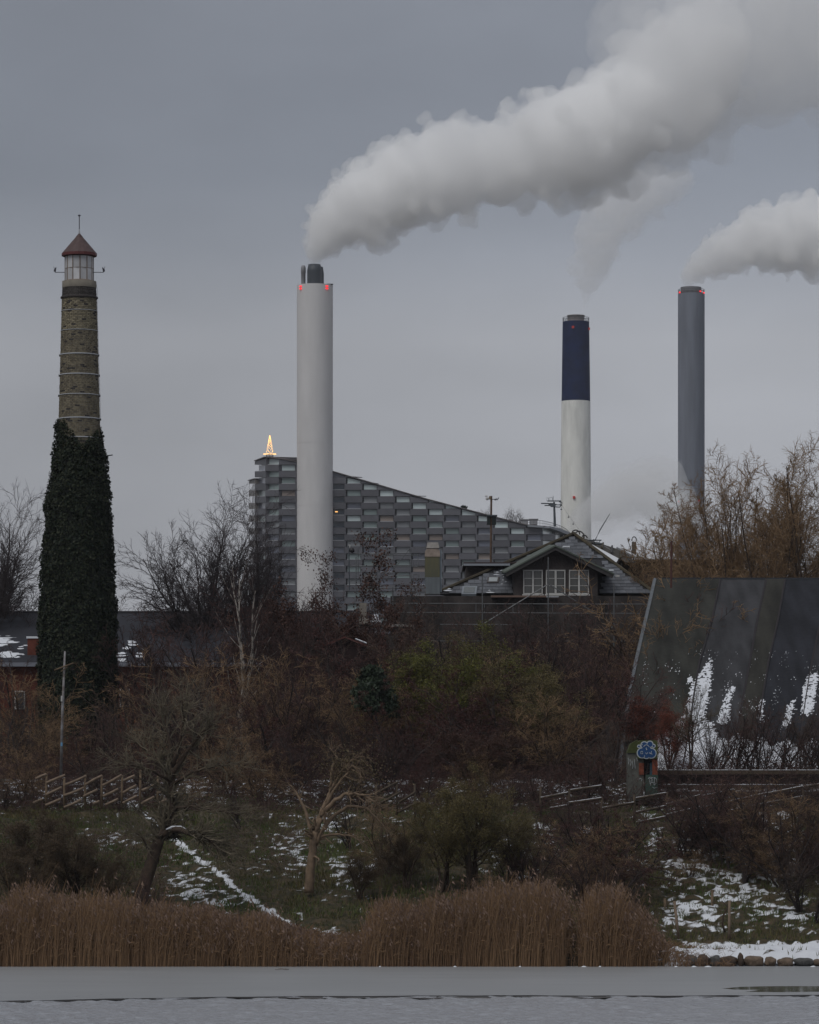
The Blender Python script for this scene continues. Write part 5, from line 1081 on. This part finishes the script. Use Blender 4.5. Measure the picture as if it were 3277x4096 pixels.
# -- undergrowth that nobody could count
def arcs(n, seed, area, h, L, r=.006, col=None, k=3):
    """arching bramble canes; area(g) -> x, y arrays"""
    g_ = np.random.default_rng(seed); x, y = area(g_, n); z = gz(x, y); st = np.stack([x, y, z], 1); az = g_.uniform(0, 6.283, n); el = g_.uniform(.6, 1.4, n)
    dd = np.stack([np.cos(az)*np.cos(el), np.sin(az)*np.cos(el), np.sin(el)], 1); pos = np.empty((n, k+1, 3)); pos[:, 0] = st; p = st.copy(); Ls = L*g_.uniform(.4, 1, n)
    for i in range(k):
        dd = dd+g_.normal(0, .16, (n, 3)); dd[:, 2] -= .38; dd /= np.linalg.norm(dd, axis=1)[:, None]; p = p+dd*(Ls/k)[:, None]; pos[:, i+1] = p
    return tubes(pos, np.full((n, k+1), r)*np.linspace(1, .5, k+1)[None, :], 3)
def band(y0, y1, keep=None):
    def f(g_, n):
        x = g_.uniform(-17.5, 17.5, n); y = g_.uniform(y0, y1, n)
        if keep: 
            z = gz(x, y); u = CX+x/y*F; v = HY+(HC-z)/y*F; kp = keep(u, v); x = np.where(kp, x, 60); y = np.where(kp, y, 160)
        return x, y
    return f
def kp_back(u, v): return ~((u > 640) & (u < 668))
o = mesh_obj('brambles', *arcs(9000, 41, band(145.6, 168, kp_back), 1, 2.4, .010), bk_r); tag(o, kind='stuff')
def kp_front(u, v): return ((u > 480) & (u < 650) & (v < 925) & (v > 812)) | ((u > 700) & (v < 880) & (v > 812) & (fbm(u, v, .02, 4) > .45)) | ((u < 170) & (v > 835) & (v < 905)) | ((u > 225) & (u < 300) & (v < 880)) | ((u > 380) & (u < 480) & (fbm(u, v, .03, 7) > .55) & (v > 830) & (v < 900))
o = mesh_obj('brambles', *arcs(9500, 42, band(128, 146.5, kp_front), 1, 1.2, .0085), mat('bramble_cane', (.085,.058,.045), .9, var=.4, scale=.7)); tag(o, kind='stuff')
for seed, keep, n, y0, y1, col, sz, hh in ((51, kp_back, 26000, 148, 172, lf_brn, .07, 1.5), (52, kp_front, 15000, 128, 146.5, lf_brm, .06, .7)):
    g_ = np.random.default_rng(seed); x, y = band(y0, y1, keep)(g_, n); m_ = np.abs(x) < 30; x, y = x[m_], y[m_]; z = gz(x, y)+np.abs(g_.normal(0, .45, len(x)))*hh
    tag(leaf_cloud('undergrowth_leaves', np.stack([x, y, z], 1), np.zeros((len(x), 3))+[0,0,.6], sz, col, None, seed), kind='stuff')
# -- grass on the bank
g_ = np.random.default_rng(77); n = 150000; x = g_.uniform(-17.5, 17.5, n); y = g_.uniform(126.6, 152, n); s_, u_, v_ = snow_at(x, y); s2_ = s_*1.10+(fbm(x, y, 2.6, 8, 6)-.5)*2.3-.14
kp = (s2_ < .42+g_.uniform(-.12, .12, n)) | ((g_.uniform(0, 1, n) < .03) & (v_ < 925)); x, y = x[kp], y[kp]; n = len(x); z = gz(x, y)
az = g_.uniform(0, 6.283, n); ht_ = .05+.17*fbm(x, y, .9, 6)*g_.uniform(.4, 1.4, n); w = .016
bx, by = np.cos(az)*w, np.sin(az)*w; lx, ly = g_.normal(0, .35, n)*ht_, g_.normal(0, .35, n)*ht_-.05
V = np.stack([np.stack([x-bx, y-by, z-.03], 1), np.stack([x+bx, y+by, z-.03], 1), np.stack([x+lx, y+ly, z+ht_], 1)], 1).reshape(-1, 3)
tn = np.clip(fbm(x, y, .45, 9)*1.3-.15+g_.normal(0, .15, n), 0, 1)
tag(mesh_obj('grass', V, np.arange(3*n).reshape(n, 3), tint_mat('grass_blade', (.055,.115,.026), (.14,.11,.05), .8), attr={'tint': np.repeat(tn, 3)}), kind='stuff')
# -- reeds
def reed_top(u):
    tab = [(-60,893),(0,893),(40,896),(80,900),(130,903),(180,902),(230,908),(270,914),(300,922),(330,932),(362,930),(375,905),(400,895),(440,888),(480,893),(520,890),(560,892),(566,905),(576,935),(582,905),(590,885),(600,888),(630,895),(642,905),(655,925),(672,943),(700,955),(735,962)]
    return np.interp(u, [a for a, b in tab], [b for a, b in tab])
g_ = np.random.default_rng(91); n = 34000; u = g_.uniform(-25, 735, n); y = 125.4+g_.uniform(0, 1, n)**1.1*3.4; x = at(u, y)
dens = np.where(u > 566, np.where(u < 578, .12, 1), 1.0)*np.where(u > 655, .3, 1)*np.where((u > 296) & (u < 362), .55, 1)*np.where(u > 700, .5, 1)
kp = g_.uniform(0, 1, n) < dens*(.55+.45*(fbm(x, y, .8, 11) > .38)); u, x, y = u[kp], x[kp], y[kp]; n = len(u); z = np.where(y < 126.2, -.02, gz(x, y)-.05)
topz = HC+(HY-reed_top(u)-3)/F*y; clump = fbm(x, y*0, 1.6, 13, 4); hh = (topz-z)*(.55+.80*clump)*(.42+.72*g_.uniform(0, 1, n)**.7); hh = np.where(g_.uniform(0, 1, n) < .04, hh*1.25, hh)
k = 4; pos = np.empty((n, k+1, 3)); wind = .10+.12*fbm(x, y, .5, 15); lx = (g_.normal(0, .13, n)+wind*.6)*hh; ly = g_.normal(0, .10, n)*hh
for i in range(k+1):
    f = i/k; pos[:, i, 0] = x+lx*f**1.8; pos[:, i, 1] = y+ly*f**1.8; pos[:, i, 2] = z+hh*f*(1-.04*f)
wr = np.linspace(1, .45, k+1)*.0085
side = np.stack([np.cos(az[:n]), np.sin(az[:n])*.4, np.zeros(n)], 1); side[:, 0] = np.where(np.abs(side[:, 0]) < .4, .6, side[:, 0])
V = np.stack([pos-side[:, None, :]*wr[None, :, None], pos+side[:, None, :]*wr[None, :, None]], 2).reshape(-1, 3)
b_ = (np.arange(n)*(k+1)*2)[:, None]+(np.arange(k)*2)[None, :]; Fc = np.stack([b_, b_+1, b_+3, b_+2], -1).reshape(-1, 4)
tn = np.repeat(np.clip(g_.normal(.5, .22, n)+(clump-.5)*.6, 0, 1), (k+1)*2)
reedm = tint_mat('reed_stem', (.080,.044,.025), (.24,.148,.08), .85)
tag(mesh_obj('reeds', V, Fc, reedm, attr={'tint': tn}), kind='stuff')
# plumes: drooping seed heads at the tips; leaves along the stems
tips = pos[:, -1][g_.uniform(0, 1, n) < .28]; q = np.repeat(tips, 4, 0); q[:, 2] -= g_.uniform(-.02, .24, len(q)); q[:, 0] += g_.normal(.03, .03, len(q)); q[:, 1] += g_.normal(0, .03, len(q))
nn = len(q); dx = np.abs(g_.normal(.05, .03, nn)); Vp = np.stack([q, q+np.stack([dx, g_.normal(0, .02, nn), -np.abs(g_.normal(.06, .03, nn))], 1), q+np.stack([g_.normal(0, .012, nn)+.012, g_.normal(0, .02, nn), np.full(nn, .06)], 1)], 1).reshape(-1, 3)
up_ = np.repeat(np.clip(1-(CX+q[:, 0]/q[:, 1]*F-330)/160, 0, 1), 3)*0+np.repeat(g_.uniform(0, 1, nn), 3)
tag(mesh_obj('reed_plumes', Vp, np.arange(3*nn).reshape(nn, 3), tint_mat('reed_plume', (.10,.065,.05), (.22,.15,.115), .9), attr={'tint': up_}), kind='stuff')
m_ = g_.integers(0, n, 38000); f = g_.uniform(.15, .85, 38000); i0 = (f*k).astype(int); bs = pos[m_, i0]+(pos[m_, i0+1]-pos[m_, i0])*(f*k-i0)[:, None]; a = g_.uniform(-1, 1, 38000); le = g_.uniform(.18, .42, 38000)
tip = bs+np.stack([np.sign(a)*le*.55+.05, g_.normal(0, .1, 38000), le*g_.uniform(-.1, .9, 38000)], 1); mid = bs+(tip-bs)*.4; mid[:, 2] += .035
V = np.stack([bs, mid+[0,0,.011], tip, mid-[0,0,.009]], 1).reshape(-1, 3)
tag(mesh_obj('reed_leaves', V, np.arange(4*38000).reshape(-1, 4), reedm, attr={'tint': np.repeat(g_.uniform(0, 1, 38000), 4)}), kind='stuff')
# ---------------------------------------------------------------- fences, pole, hut, jetty, stones
m_post = mat('weathered_post', (.12,.085,.055), .9, var=.3, scale=5); m_railp = mat('pale_rail', (.17,.125,.09), .85, var=.25, scale=6); m_raild = mat('dark_rail', (.060,.045,.032), .9, var=.3, scale=5)
def fence(label, posts, rails, m_r, m_p, Y, rp=.05, rr=.045, snow=False):
    t = empty('wooden_fence'); tag(t, label, 'fence')
    for (u, v0, v1) in posts: MB().tube([P(u, v1+3, Y), P(u+rnd.uniform(-.6,.6), v0, Y)], [rp, rp*.85], 7).build('post', m_p, t, True)
    for (a, b) in rails:
        p, q = P(*a, Y-.1), P(*b, Y-.02); ro = MB().tube([p, p.lerp(q,.5)+Vector((0,0,rnd.uniform(-.02,.02))), q], [rr, rr*.95, rr*.85], 7).build('rail', m_r, t, True)
        if snow: MB().tube([p+Vector((0,-.005,rr*.8)), q+Vector((0,-.005,rr*.75))], rr*.28, 5).build('snow_on_rail', m_sn, ro)
    return t
def z5(x, y): return ((x*.6957)/4, (2700+y*.6957)/4)
posts = [(z5(x,0)[0], z5(0,a)[1], z5(0,b)[1]) for x, a, b in ((265,570,752),(370,590,762),(490,575,755),(585,575,752),(700,575,750),(805,545,755),(905,580,750))]
R5 = [((205,598),(268,570)),((265,622),(375,575)),((375,632),(497,580)),((490,632),(587,578)),((590,636),(700,574)),((712,608),(775,578)),
      ((262,690),(355,645)),((365,695),(482,648)),((480,700),(562,658)),((592,698),(680,655)),((706,680),(782,636)),((815,665),(895,626)),
      ((190,738),(243,714)),((262,750),(350,712)),((368,762),(468,716)),((535,740),(572,725)),((605,748),(680,712)),((706,738),(788,695)),((812,742),(888,700)),((905,745),(958,715)),((905,680),(955,655)),((1012,680),(1062,655))]
fence('slanting pale log fence on the left crest', posts, [(z5(*a), z5(*b)) for a, b in R5], m_railp, m_post, 143.5, .05, .055)
def z6(x, y): return ((1100+x*.7864)/4, (2400+y*.7864)/4)
fence('dark slanting rail fence on the snow, middle of the picture', [(z6(x,0)[0], z6(0,a)[1], z6(0,b)[1]) for x, a, b in ((515,940,1080),(620,925,1080),(712,935,1150))],
      [(z6(*a), z6(*b)) for a, b in (((515,985),(625,925)),((520,1040),(640,975)),((440,1080),(512,1035)),((515,1080),(610,1020)),((625,1080),(720,1030)),((630,1030),(715,975)))], m_raild, m_raild, 143.5, .045, .05)
def z8(x, y): return ((2200+x*.6243)/4, (3100+y*.6243)/4)
fence('long dark rail fence with a thin snow line at the right of the crest', [(z8(x,0)[0], z8(0,a)[1], z8(0,b)[1]) for x, a, b in ((-60,80,250),(120,90,260),(330,140,290),(540,125,315),(745,110,325),(965,110,300),(1180,100,290),(1400,90,280),(1620,80,270))],
      [(z8(*a), z8(*b)) for a, b in (((-60,150),(115,115)),((0,215),(150,190)),((130,100),(330,70)),((120,180),(330,150)),((335,215),(540,178)),((550,152),(745,117)),((550,242),(745,200)),((550,308),(742,268)),((745,192),(965,130)),((745,258),(965,205)),((740,326),(960,285)),
        ((965,215),(1180,165)),((965,275),(1180,225)),((965,140),(1180,95)),((1180,165),(1400,115)),((1180,225),(1400,180)),((1400,120),(1620,75)),((1400,180),(1620,140)),((1620,80),(1760,55)))], m_raild, m_raild, 144.5, .05, .05, True)
fs = fence('small stake fence with one snowy rail on the lower right bank', [(z8(738,0)[0], z8(0,790)[1], z8(0,945)[1]), (z8(1038,0)[0], z8(0,735)[1], z8(0,935)[1])], [(z8(590,858), z8(738,853)), (z8(740,856), z8(1035,850))], m_raild, m_post, 133.5, .055, .03, True)
for (p, q, lb) in ((z8(797,808), z8(825,1058), 'thin leaning tan stake left of the snowy rail'), (z8(1150,805), z8(1147,1052), 'straight tan stake at the right end of the little fence')):
    tag(MB().tube([P(*q, 130.5), P(*p, 130.5)], [.05,.045], 7).build('stake', m_railp, None, True), lb, 'stake')
tag(MB().tube([P(*z8(1125,1015),131), P(*z8(1105,960),131), P(*z8(1110,900),131), P(*z8(1138,845),131), P(*z8(1105,810),131)], [.04,.035,.03,.025,.015], 6).build('crooked_branch', bk_b, None, True), 'crooked dark branch stuck upright beside the straight tan stake', 'branch')
# pole with cross piece
t = empty('utility_pole'); tag(t, 'thin grey pole with a wooden cross piece before the ivy tower', 'pole'); Yp = 147
m_pole = mat('pole_grey', (.26,.26,.27), .7, col2=(.10,.08,.07), scale=2.0, stretch=(1,1,1.4)); f = .4058/4
def z9(x, y): return (x*f, 600+y*f)
a, b = z9(640,505), z9(600,1715); MB().tube([P(b[0],b[1]+3,Yp), P(*z9(615,1100),Yp), P(*a,Yp)], [.055,.05,.035], 7).build('shaft', m_pole, t, True)
mb = MB().tube([P(*z9(535,692),Yp-.1), P(*z9(725,622),Yp-.1)], .03, 5); mb.build('cross_piece', m_post, t); MB().tube([P(*z9(600,705),Yp-.1), P(*z9(665,660),Yp-.1)], .02, 5).build('cross_piece', m_post, t)
a, b = P(*z9(602,945),Yp), P(*z9(618,1000),Yp); MB().box((a.x,Yp-.12,b.z),(b.x,Yp-.03,a.z)).build('junction_box', m_winf, t)
a, b = P(*z9(600,1405),Yp), P(*z9(618,1440),Yp); MB().box((a.x,Yp-.09,b.z),(b.x,Yp-.05,a.z)).build('sticker', mat('sticker_blue', (.12,.28,.45), .6), t)
# painted hut on the crest
t = empty('painted_hut'); tag(t, 'small mossy concrete hut with a blue and white cloud graffiti', 'hut'); Yh = 149.5
def z7(x, y, Y=Yh): return P(550+x*.1561, 550+y*.1561, Y)
m_hutc = mat('hut_concrete', (.085,.085,.075), .9, var=.35, scale=3); m_moss = mat('hut_moss', (.055,.065,.022), .95, var=.3, scale=3); m_hutg = mat('hut_green', (.025,.075,.058), .8, col2=(.05,.06,.05), scale=4); m_hutr = mat('hut_rust', (.16,.045,.025), .9, var=.4, scale=5)
def zb(nm, x0, x1, y0, y1, m, Y0, dep, par=t): a, b = z7(x0,y0,Y0), z7(x1,y1,Y0); return MB().box((a.x,Y0,b.z),(b.x,Y0+dep,a.z)).build(nm, m, par)
a, b = z7(560,1218), z7(690,1336); MB().prism([(a.x,b.z),(b.x,b.z),(b.x,a.z-.06),(b.x-.1,a.z),(a.x+.12,a.z),(a.x,a.z-.1)], Yh, Yh+.9).build('top_block', m_moss, t)
a, b = z7(497,1240), z7(560,1300); MB().prism([(a.x,b.z),(b.x+.02,b.z),(b.x+.02,a.z+.15),(a.x+.12,a.z)], Yh+.1, Yh+1).build('mossy_shoulder', m_moss, t)
zb('left_pillar', 497, 600, 1300, 1600, m_hutc, Yh+.15, .8); zb('right_pillar', 656, 690, 1337, 1450, m_hutr, Yh+.06, .8); zb('green_base', 612, 692, 1440, 1575, m_hutg, Yh-.02, .8)
zb('brick_jamb', 570, 602, 1365, 1440, m_hutr, Yh+.12, .1); zb('opening', 602, 656, 1337, 1440, mat('opening_dark', (.008,.007,.009), .9), Yh+.3, .5); zb('door', 640, 664, 1362, 1440, mat('door_blue', (.03,.07,.10), .6), Yh+.18, .06)
# cloud graffiti: white backing blob, blue blob, pale lines (flat paint, a few mm proud)
def cloud(nm, m, grow_, off, par):
    mb = MB(); q = 0
    for (x, y, r) in ((617,1285,34),(590,1300,32),(648,1302,32),(604,1250,22),(640,1244,20),(570,1258,9),(664,1255,10),(617,1312,24),(590,1318,14),(646,1318,14)):
        c = z7(x, y); rr = (r+grow_)*.1561*Yh/F; n = 18; y0 = Yh-off-q*.0006; q += 1
        mb.add([(c.x+rr*math.cos(6.283*i/n), y0, c.z+rr*math.sin(6.283*i/n)) for i in range(n)]+[(c.x+rr*math.cos(6.283*i/n), y0+.003, c.z+rr*math.sin(6.283*i/n)) for i in range(n)], [list(range(n))[::-1]]+[(i,(i+1)%n,n+(i+1)%n,n+i) for i in range(n)])
    return mb.build(nm, m, par)
m_gw = mat('paint_white', (.40,.43,.45), .7); m_gb = mat('paint_blue', (.012,.055,.16), .6)
g0 = cloud('graffiti_outline', m_gw, 3.0, .006, t); cloud('graffiti_fill', m_gb, -3.0, .016, t)
def strokes(nm, m, lst, r=.012, off=.032, par=t):
    mb = MB()
    for pts in lst: mb.tube([z7(x, y, Yh-off) for x, y in pts], r, 4)
    return mb.build(nm, m, par)
strokes('graffiti_lines', m_gw, [[(600,1262),(606,1252),(617,1248),(628,1252),(636,1262)],[(616,1264),(618,1282)],[(614,1268),(622,1280)],[(582,1290),(582,1306),(594,1306),(594,1290),(582,1290)],[(612,1298),(618,1308),(626,1298)],[(652,1288),(644,1306),(656,1308)],[(634,1300),(650,1304)],[(606,1316),(606,1326)],[(588,1246),(594,1242),(590,1250)]])
strokes('graffiti_tag', m_gw, [[(628,1462),(636,1466),(640,1492),(646,1510)],[(636,1466),(652,1462),(660,1486),(668,1508)],[(650,1464),(644,1504)],[(644,1490),(660,1488)],[(668,1462),(682,1466),(684,1486),(672,1506)],[(668,1462),(672,1506)],[(655,1518),(668,1526),(686,1520)],[(632,1458),(644,1456),(660,1460),(676,1458)]], .010, .035)
strokes('graffiti_scribble', m_gw, [[(500,1330),(506,1350),(502,1372)],[(512,1340),(520,1360),(514,1382)],[(526,1350),(532,1384),(528,1400)],[(540,1340),(546,1400)],[(555,1330),(560,1352)],[(566,1470),(580,1462),(590,1470),(584,1480)]], .009, -.12)
# timber jetty / retaining boards right of the hut
t = empty('timber_walkway'); tag(t, 'long dark timber walkway of stacked boards with snow lines, right of the painted hut', 'walkway'); Yj = 151
for (y0, y1, m, dy) in ((1410,1436,m_raild,0),(1440,1496,mat('board_dark', (.035,.024,.021), .9, var=.3, scale=3),.25),(1504,1530,m_raild,-.1),(1545,1572,m_raild,-.15)):
    for x0 in range(695, 1900, 300):
        a, b = z7(x0+1,y0,Yj+dy), z7(x0+298,y1,Yj+dy); pl_ = MB().box((a.x,Yj+dy,b.z),(b.x,Yj+dy+.14,a.z)).build('board', m, t)
        if y0 != 1440: MB().box((a.x,Yj+dy+.01,a.z+.001),(b.x-.1,Yj+dy+.13,a.z+.02)).build('snow_line', m_sn, pl_)
for x0 in range(700, 1900, 190): a, b = z7(x0,1412,Yj), z7(x0+14,1600,Yj); MB().box((a.x,Yj+.16,b.z),(b.x,Yj+.24,a.z-.05)).build('support', m_raild, t)
# boulders along the right shore
def boulder(name, cx, cy, cz, sx, sy, sz, m, seed, label):
    g_ = np.random.default_rng(seed); import bmesh as _b
    bm = _b.new(); _b.ops.create_icosphere(bm, subdivisions=3, radius=1)
    for v in bm.verts:
        c = v.co; n = mnoise.noise(c*1.3+Vector((seed,0,0)))*.28+mnoise.noise(c*3+Vector((seed,5,0)))*.08
        p = Vector((math.copysign(abs(c.x)**.75, c.x), math.copysign(abs(c.y)**.8, c.y), math.copysign(abs(c.z)**.8, c.z)))*(1+n); v.co = (p.x*sx, p.y*sy, p.z*sz)
    me = bpy.data.meshes.new(name); bm.to_mesh(me); bm.free(); me.materials.append(m)
    for p in me.polygons: p.use_smooth = True
    o = bpy.data.objects.new(name, me); link(o); o.location = (cx, cy, cz); tag(o, label, 'boulder', 'boulders along the right hand shore'); return o
m_st = [mat('stone_tan', (.125,.09,.065), .9, var=.3, scale=5, bump=.5, bscale=14), mat('stone_grey', (.07,.068,.065), .9, var=.3, scale=5, bump=.5, bscale=14), mat('stone_brown', (.065,.045,.033), .9, var=.35, scale=5, bump=.5, bscale=14)]
st_ = [(2600+(x)*.3925, w*.3925, hgt_, mi, lb) for x, w, hgt_, mi, lb in ((425,110,95,1,'grey boulder among the last reeds'),(540,110,100,2,'brown boulder right of the grey one in the reeds'),(665,120,90,1,'grey boulder below the first snow tongue'),
   (800,170,90,2,'wide dark brown boulder left of the upright small stone'),(925,55,115,2,'small upright dark stone between two wide boulders'),(1058,195,88,0,'widest tan boulder of the shore row'),(1226,115,75,0,'rounded tan boulder between the widest tan one and a flat one'),
   (1380,170,70,0,'flat tan boulder left of the dark grey one'),(1562,190,68,1,'dark grey flat boulder near the right edge'),(1710,90,60,0,'tan boulder cut by the right frame edge'))]
for i, (sx_, w, hh, mi, lb) in enumerate(st_):
    u = sx_/4; Yb2 = 126.1; x = at(u, Yb2); W_ = w/4/F*Yb2/2; Hh = hh*.3925/4/F*Yb2/2
    boulder('boulder', x, Yb2, .06+Hh*.85, W_*1.05, .3, Hh*1.3, m_st[mi], i*3+1, lb)
fs_ = MB(); 
for (u, w) in ((584,3.0),(600,1.6),(676,2),(694,3),(708,4),(813,3.2),(455,2),(520,1.4),(380,1.2)):
    x = at(u, 125.3); W_ = w/F*125.3; fs_.lathe((x,125.3,.02), [(W_,0),(W_*.9,.02),(W_*.5,.04),(W_*.1,.05)], 10)
tag(fs_.build('shore_snow', m_sn, None, True), kind='stuff')
tag(MB().tube([P(274.5,967.8,127.5)*1.0 if False else Vector(on_plane(275,969.4,.06)), Vector(on_plane(280,968.8,.09)), Vector(on_plane(285,969.0,.08)), Vector(on_plane(289,969.3,.05))], [.01,.022,.02,.008], 5).build('driftwood', mat('drift', (.22,.20,.18), .8)), 'small pale curved stick lying on the ice edge before the left reeds', 'stick')
# snow drifts on the shelf edge give it a soft lip
g_ = np.random.default_rng(5); mb = MB()
# ---------------------------------------------------------------- steam plumes (closed billowy hulls filled with scattering vapour)
def vapour(name, dens, col=(.998,.998,.998), aniso=.0):
    m = bpy.data.materials.new(name); m.use_nodes = True; nt = m.node_tree
    nt.nodes.remove(nt.nodes['Principled BSDF'])
    v = nt.nodes.new('ShaderNodeVolumePrincipled'); v.inputs['Density'].default_value = dens; v.inputs['Color'].default_value = (*col, 1)
    v.inputs['Anisotropy'].default_value = aniso
    nt.links.new(v.outputs[0], nt.nodes['Material Output'].inputs['Volume'])
    return m
def billow_hull(name, balls, Y, dens, voxel, amp, parent, ysq=1.0, seed=0, fs=1.0, lo=0.0, aniso=.0, col=(.998,.998,.998)):
    """balls: (u, v, radius) in picture units at distance Y; remeshed into one skin and roughened with cauliflower noise"""
    s = Y/F; r_ = random.Random(seed)
    bs = []
    for k in range(len(balls)-1):
        (a, b, c), (d, e, f) = balls[k], balls[k+1]
        n = max(1, int(math.hypot(d-a, e-b)/(.45*min(c, f))))
        for i in range(n):
            t = i/n; bs.append((a+(d-a)*t, b+(e-b)*t, c+(f-c)*t))
    bs.append(balls[-1])
    import bmesh as _bm
    bm = _bm.new()
    from mathutils import Matrix
    for (u, v, r) in bs:
        p = P(u, v, Y); rr = r*s
        _bm.ops.create_icosphere(bm, subdivisions=2, radius=rr*.84, matrix=Matrix.Translation(p))
        for q in range(22):     # lobes round the rim
            d = Vector((r_.gauss(0,1), r_.gauss(0,ysq), r_.gauss(0,1))).normalized(); lr = rr*r_.uniform(.10, .26)
            _bm.ops.create_icosphere(bm, subdivisions=2, radius=lr, matrix=Matrix.Translation(p+d*(rr-lr*.5)))
    me = bpy.data.meshes.new('tmp'); bm.to_mesh(me); bm.free()
    o = bpy.data.objects.new('tmp', me); C.objects.link(o)
    md = o.modifiers.new('r', 'REMESH'); md.mode = 'VOXEL'; md.voxel_size = voxel; md.use_smooth_shade = True
    dg = bpy.context.evaluated_depsgraph_get(); me2 = bpy.data.meshes.new_from_object(o.evaluated_get(dg))
    bpy.data.objects.remove(o); bpy.data.meshes.remove(me)
    n = len(me2.vertices); co = np.empty(n*3, dtype=np.float32); me2.vertices.foreach_get('co', co); co = co.reshape(-1, 3)
    no = np.empty(n*3, dtype=np.float32); me2.vertices.foreach_get('normal', no); no = no.reshape(-1, 3)
    c0 = np.array(P(balls[0][0], balls[0][1], Y)); wgt = np.clip(np.linalg.norm(co-c0, axis=1)/12, .08, 1)
    for f, a in ((.13*fs, amp), (.30*fs, amp*.8), (.65*fs, amp*.42), (1.3*fs, amp*.2)):
        h = np.array([abs(mnoise.noise(Vector((float(x)*f+seed, float(y)*f, float(z)*f)))) for x, y, z in co])
        co = co + no*((h*2-.55)*a*wgt)[:, None]
    me2.vertices.foreach_set('co', co.astype(np.float32).ravel()); me2.update()
    # a second skinning pass removes folds; keep only the largest closed shell
    o = bpy.data.objects.new('tmp', me2); C.objects.link(o); md = o.modifiers.new('r', 'REMESH'); md.mode = 'VOXEL'; md.voxel_size = voxel; md.use_smooth_shade = True
    dg = bpy.context.evaluated_depsgraph_get(); me3 = bpy.data.meshes.new_from_object(o.evaluated_get(dg)); bpy.data.objects.remove(o); bpy.data.meshes.remove(me2); me2 = me3
    n = len(me2.vertices); E = np.empty(len(me2.edges)*2, dtype=np.int32); me2.edges.foreach_get('vertices', E); E = E.reshape(-1, 2); lab = np.arange(n)
    while True:
        lo_ = np.minimum(lab[E[:, 0]], lab[E[:, 1]]); new = lab.copy(); np.minimum.at(new, E[:, 0], lo_); np.minimum.at(new, E[:, 1], lo_); new = new[new]; new = new[new]
        if (new == lab).all(): break
        lab = new
    big = np.bincount(lab).argmax(); bad = [int(i) for i in np.nonzero(lab != big)[0]]
    if bad:
        bm = _bm.new(); bm.from_mesh(me2); bm.verts.ensure_lookup_table(); _bm.ops.delete(bm, geom=[bm.verts[i] for i in bad], context='VERTS'); bm.to_mesh(me2); bm.free()
    me2.materials.clear(); me2.materials.append(vapour('steam', dens, col, aniso)); me2.name = name
    ob = bpy.data.objects.new(name, me2); link(ob); ob.parent = parent
    return ob
k_ = .4748
def D(lst): return [(a*k_, b*k_, c*k_) for a, b, c in lst]
pl = empty('steam_plume', (0,0,0)); tag(pl, 'long thick white steam plume rising right from the tall light grey stack', 'steam')
billow_hull('plume_core', D([(660,556,6),(661,548,12),(664,538,22),(676,512,42),(698,478,66),(735,445,88),(780,424,104),(850,393,116),(950,356,128),(1050,345,116),(1150,316,134),(1230,290,140),(1290,262,125),(1330,230,90),(1370,200,40)]), 900, .17, .40, 1.1, pl, seed=3)
billow_hull('plume_base', D([(660,556,5),(661,548,10),(664,536,20),(674,514,36),(696,480,58),(730,450,76),(775,425,88),(830,400,92)]), 899.5, .16, .38, .9, pl, seed=23)
billow_hull('plume_middle', D([(1200,290,110),(1260,285,140),(1330,235,155),(1400,205,160),(1440,150,160),(1480,90,120)]), 905, .08, .7, 1.3, pl, seed=14, fs=.8)
billow_hull('plume_tail', D([(1262,100,38),(1290,60,66),(1345,45,95),(1400,140,170),(1480,140,200),(1600,80,230),(1760,30,260),(2000,-30,270)]), 915, .035, .9, 1.6, pl, seed=9, fs=.7)
pl2 = empty('steam_plume', (0,0,0)); tag(pl2, 'white steam plume blowing off the plain grey stack at the right edge', 'steam')
billow_hull('plume_core', D([(1447,602,8),(1449,592,15),(1456,577,26),(1480,556,40),(1530,528,60),(1590,505,74),(1660,500,92),(1750,490,100),(1860,465,115)]), 1100, .19, .46, 1.1, pl2, seed=5)
pl3 = empty('steam_plume', (0,0,0)); tag(pl3, 'faint thin steam plume above the navy and white stack', 'steam')
billow_hull('plume_core', D([(1226,655,4),(1232,635,8),(1236,612,16),(1240,580,38),(1250,540,54),(1262,500,62),(1290,450,72),(1350,410,70),(1420,390,40)]), 1200, .075, .6, 1.4, pl3, seed=6, fs=.8)
pl4 = empty('steam_plume', (0,0,0)); tag(pl4, 'low drifting steam bank in front of the feet of the two right hand stacks', 'steam')
billow_hull('plume_core', D([(1208,1092,14),(1238,1074,32),(1275,1066,50),(1310,1050,60),(1345,1028,44),(1380,1060,62),(1425,1062,46),(1455,1085,40),(1480,1120,34)]), 1000, .085, .6, 1.8, pl4, seed=8, fs=.8)
billow_hull('plume_veil', D([(1220,1110,40),(1320,1040,70),(1400,1010,60),(1440,1080,55)]), 1060, .05, 1.0, 1.4, pl4, seed=12, fs=.6)
# ---------------------------------------------------------------- damp winter air
def air():
    m = bpy.data.materials.new('air'); m.use_nodes = True; nt = m.node_tree; nt.nodes.remove(nt.nodes['Principled BSDF'])
    v = nt.nodes.new('ShaderNodeVolumePrincipled'); v.inputs['Density'].default_value = .00006; v.inputs['Color'].default_value = (.90,.93,1.0,1)
    nt.links.new(v.outputs[0], nt.nodes['Material Output'].inputs['Volume'])
    tag(MB().box((-1150,-80,-2.4), (1150,2450,420)).build('haze', m), kind='stuff')
air()
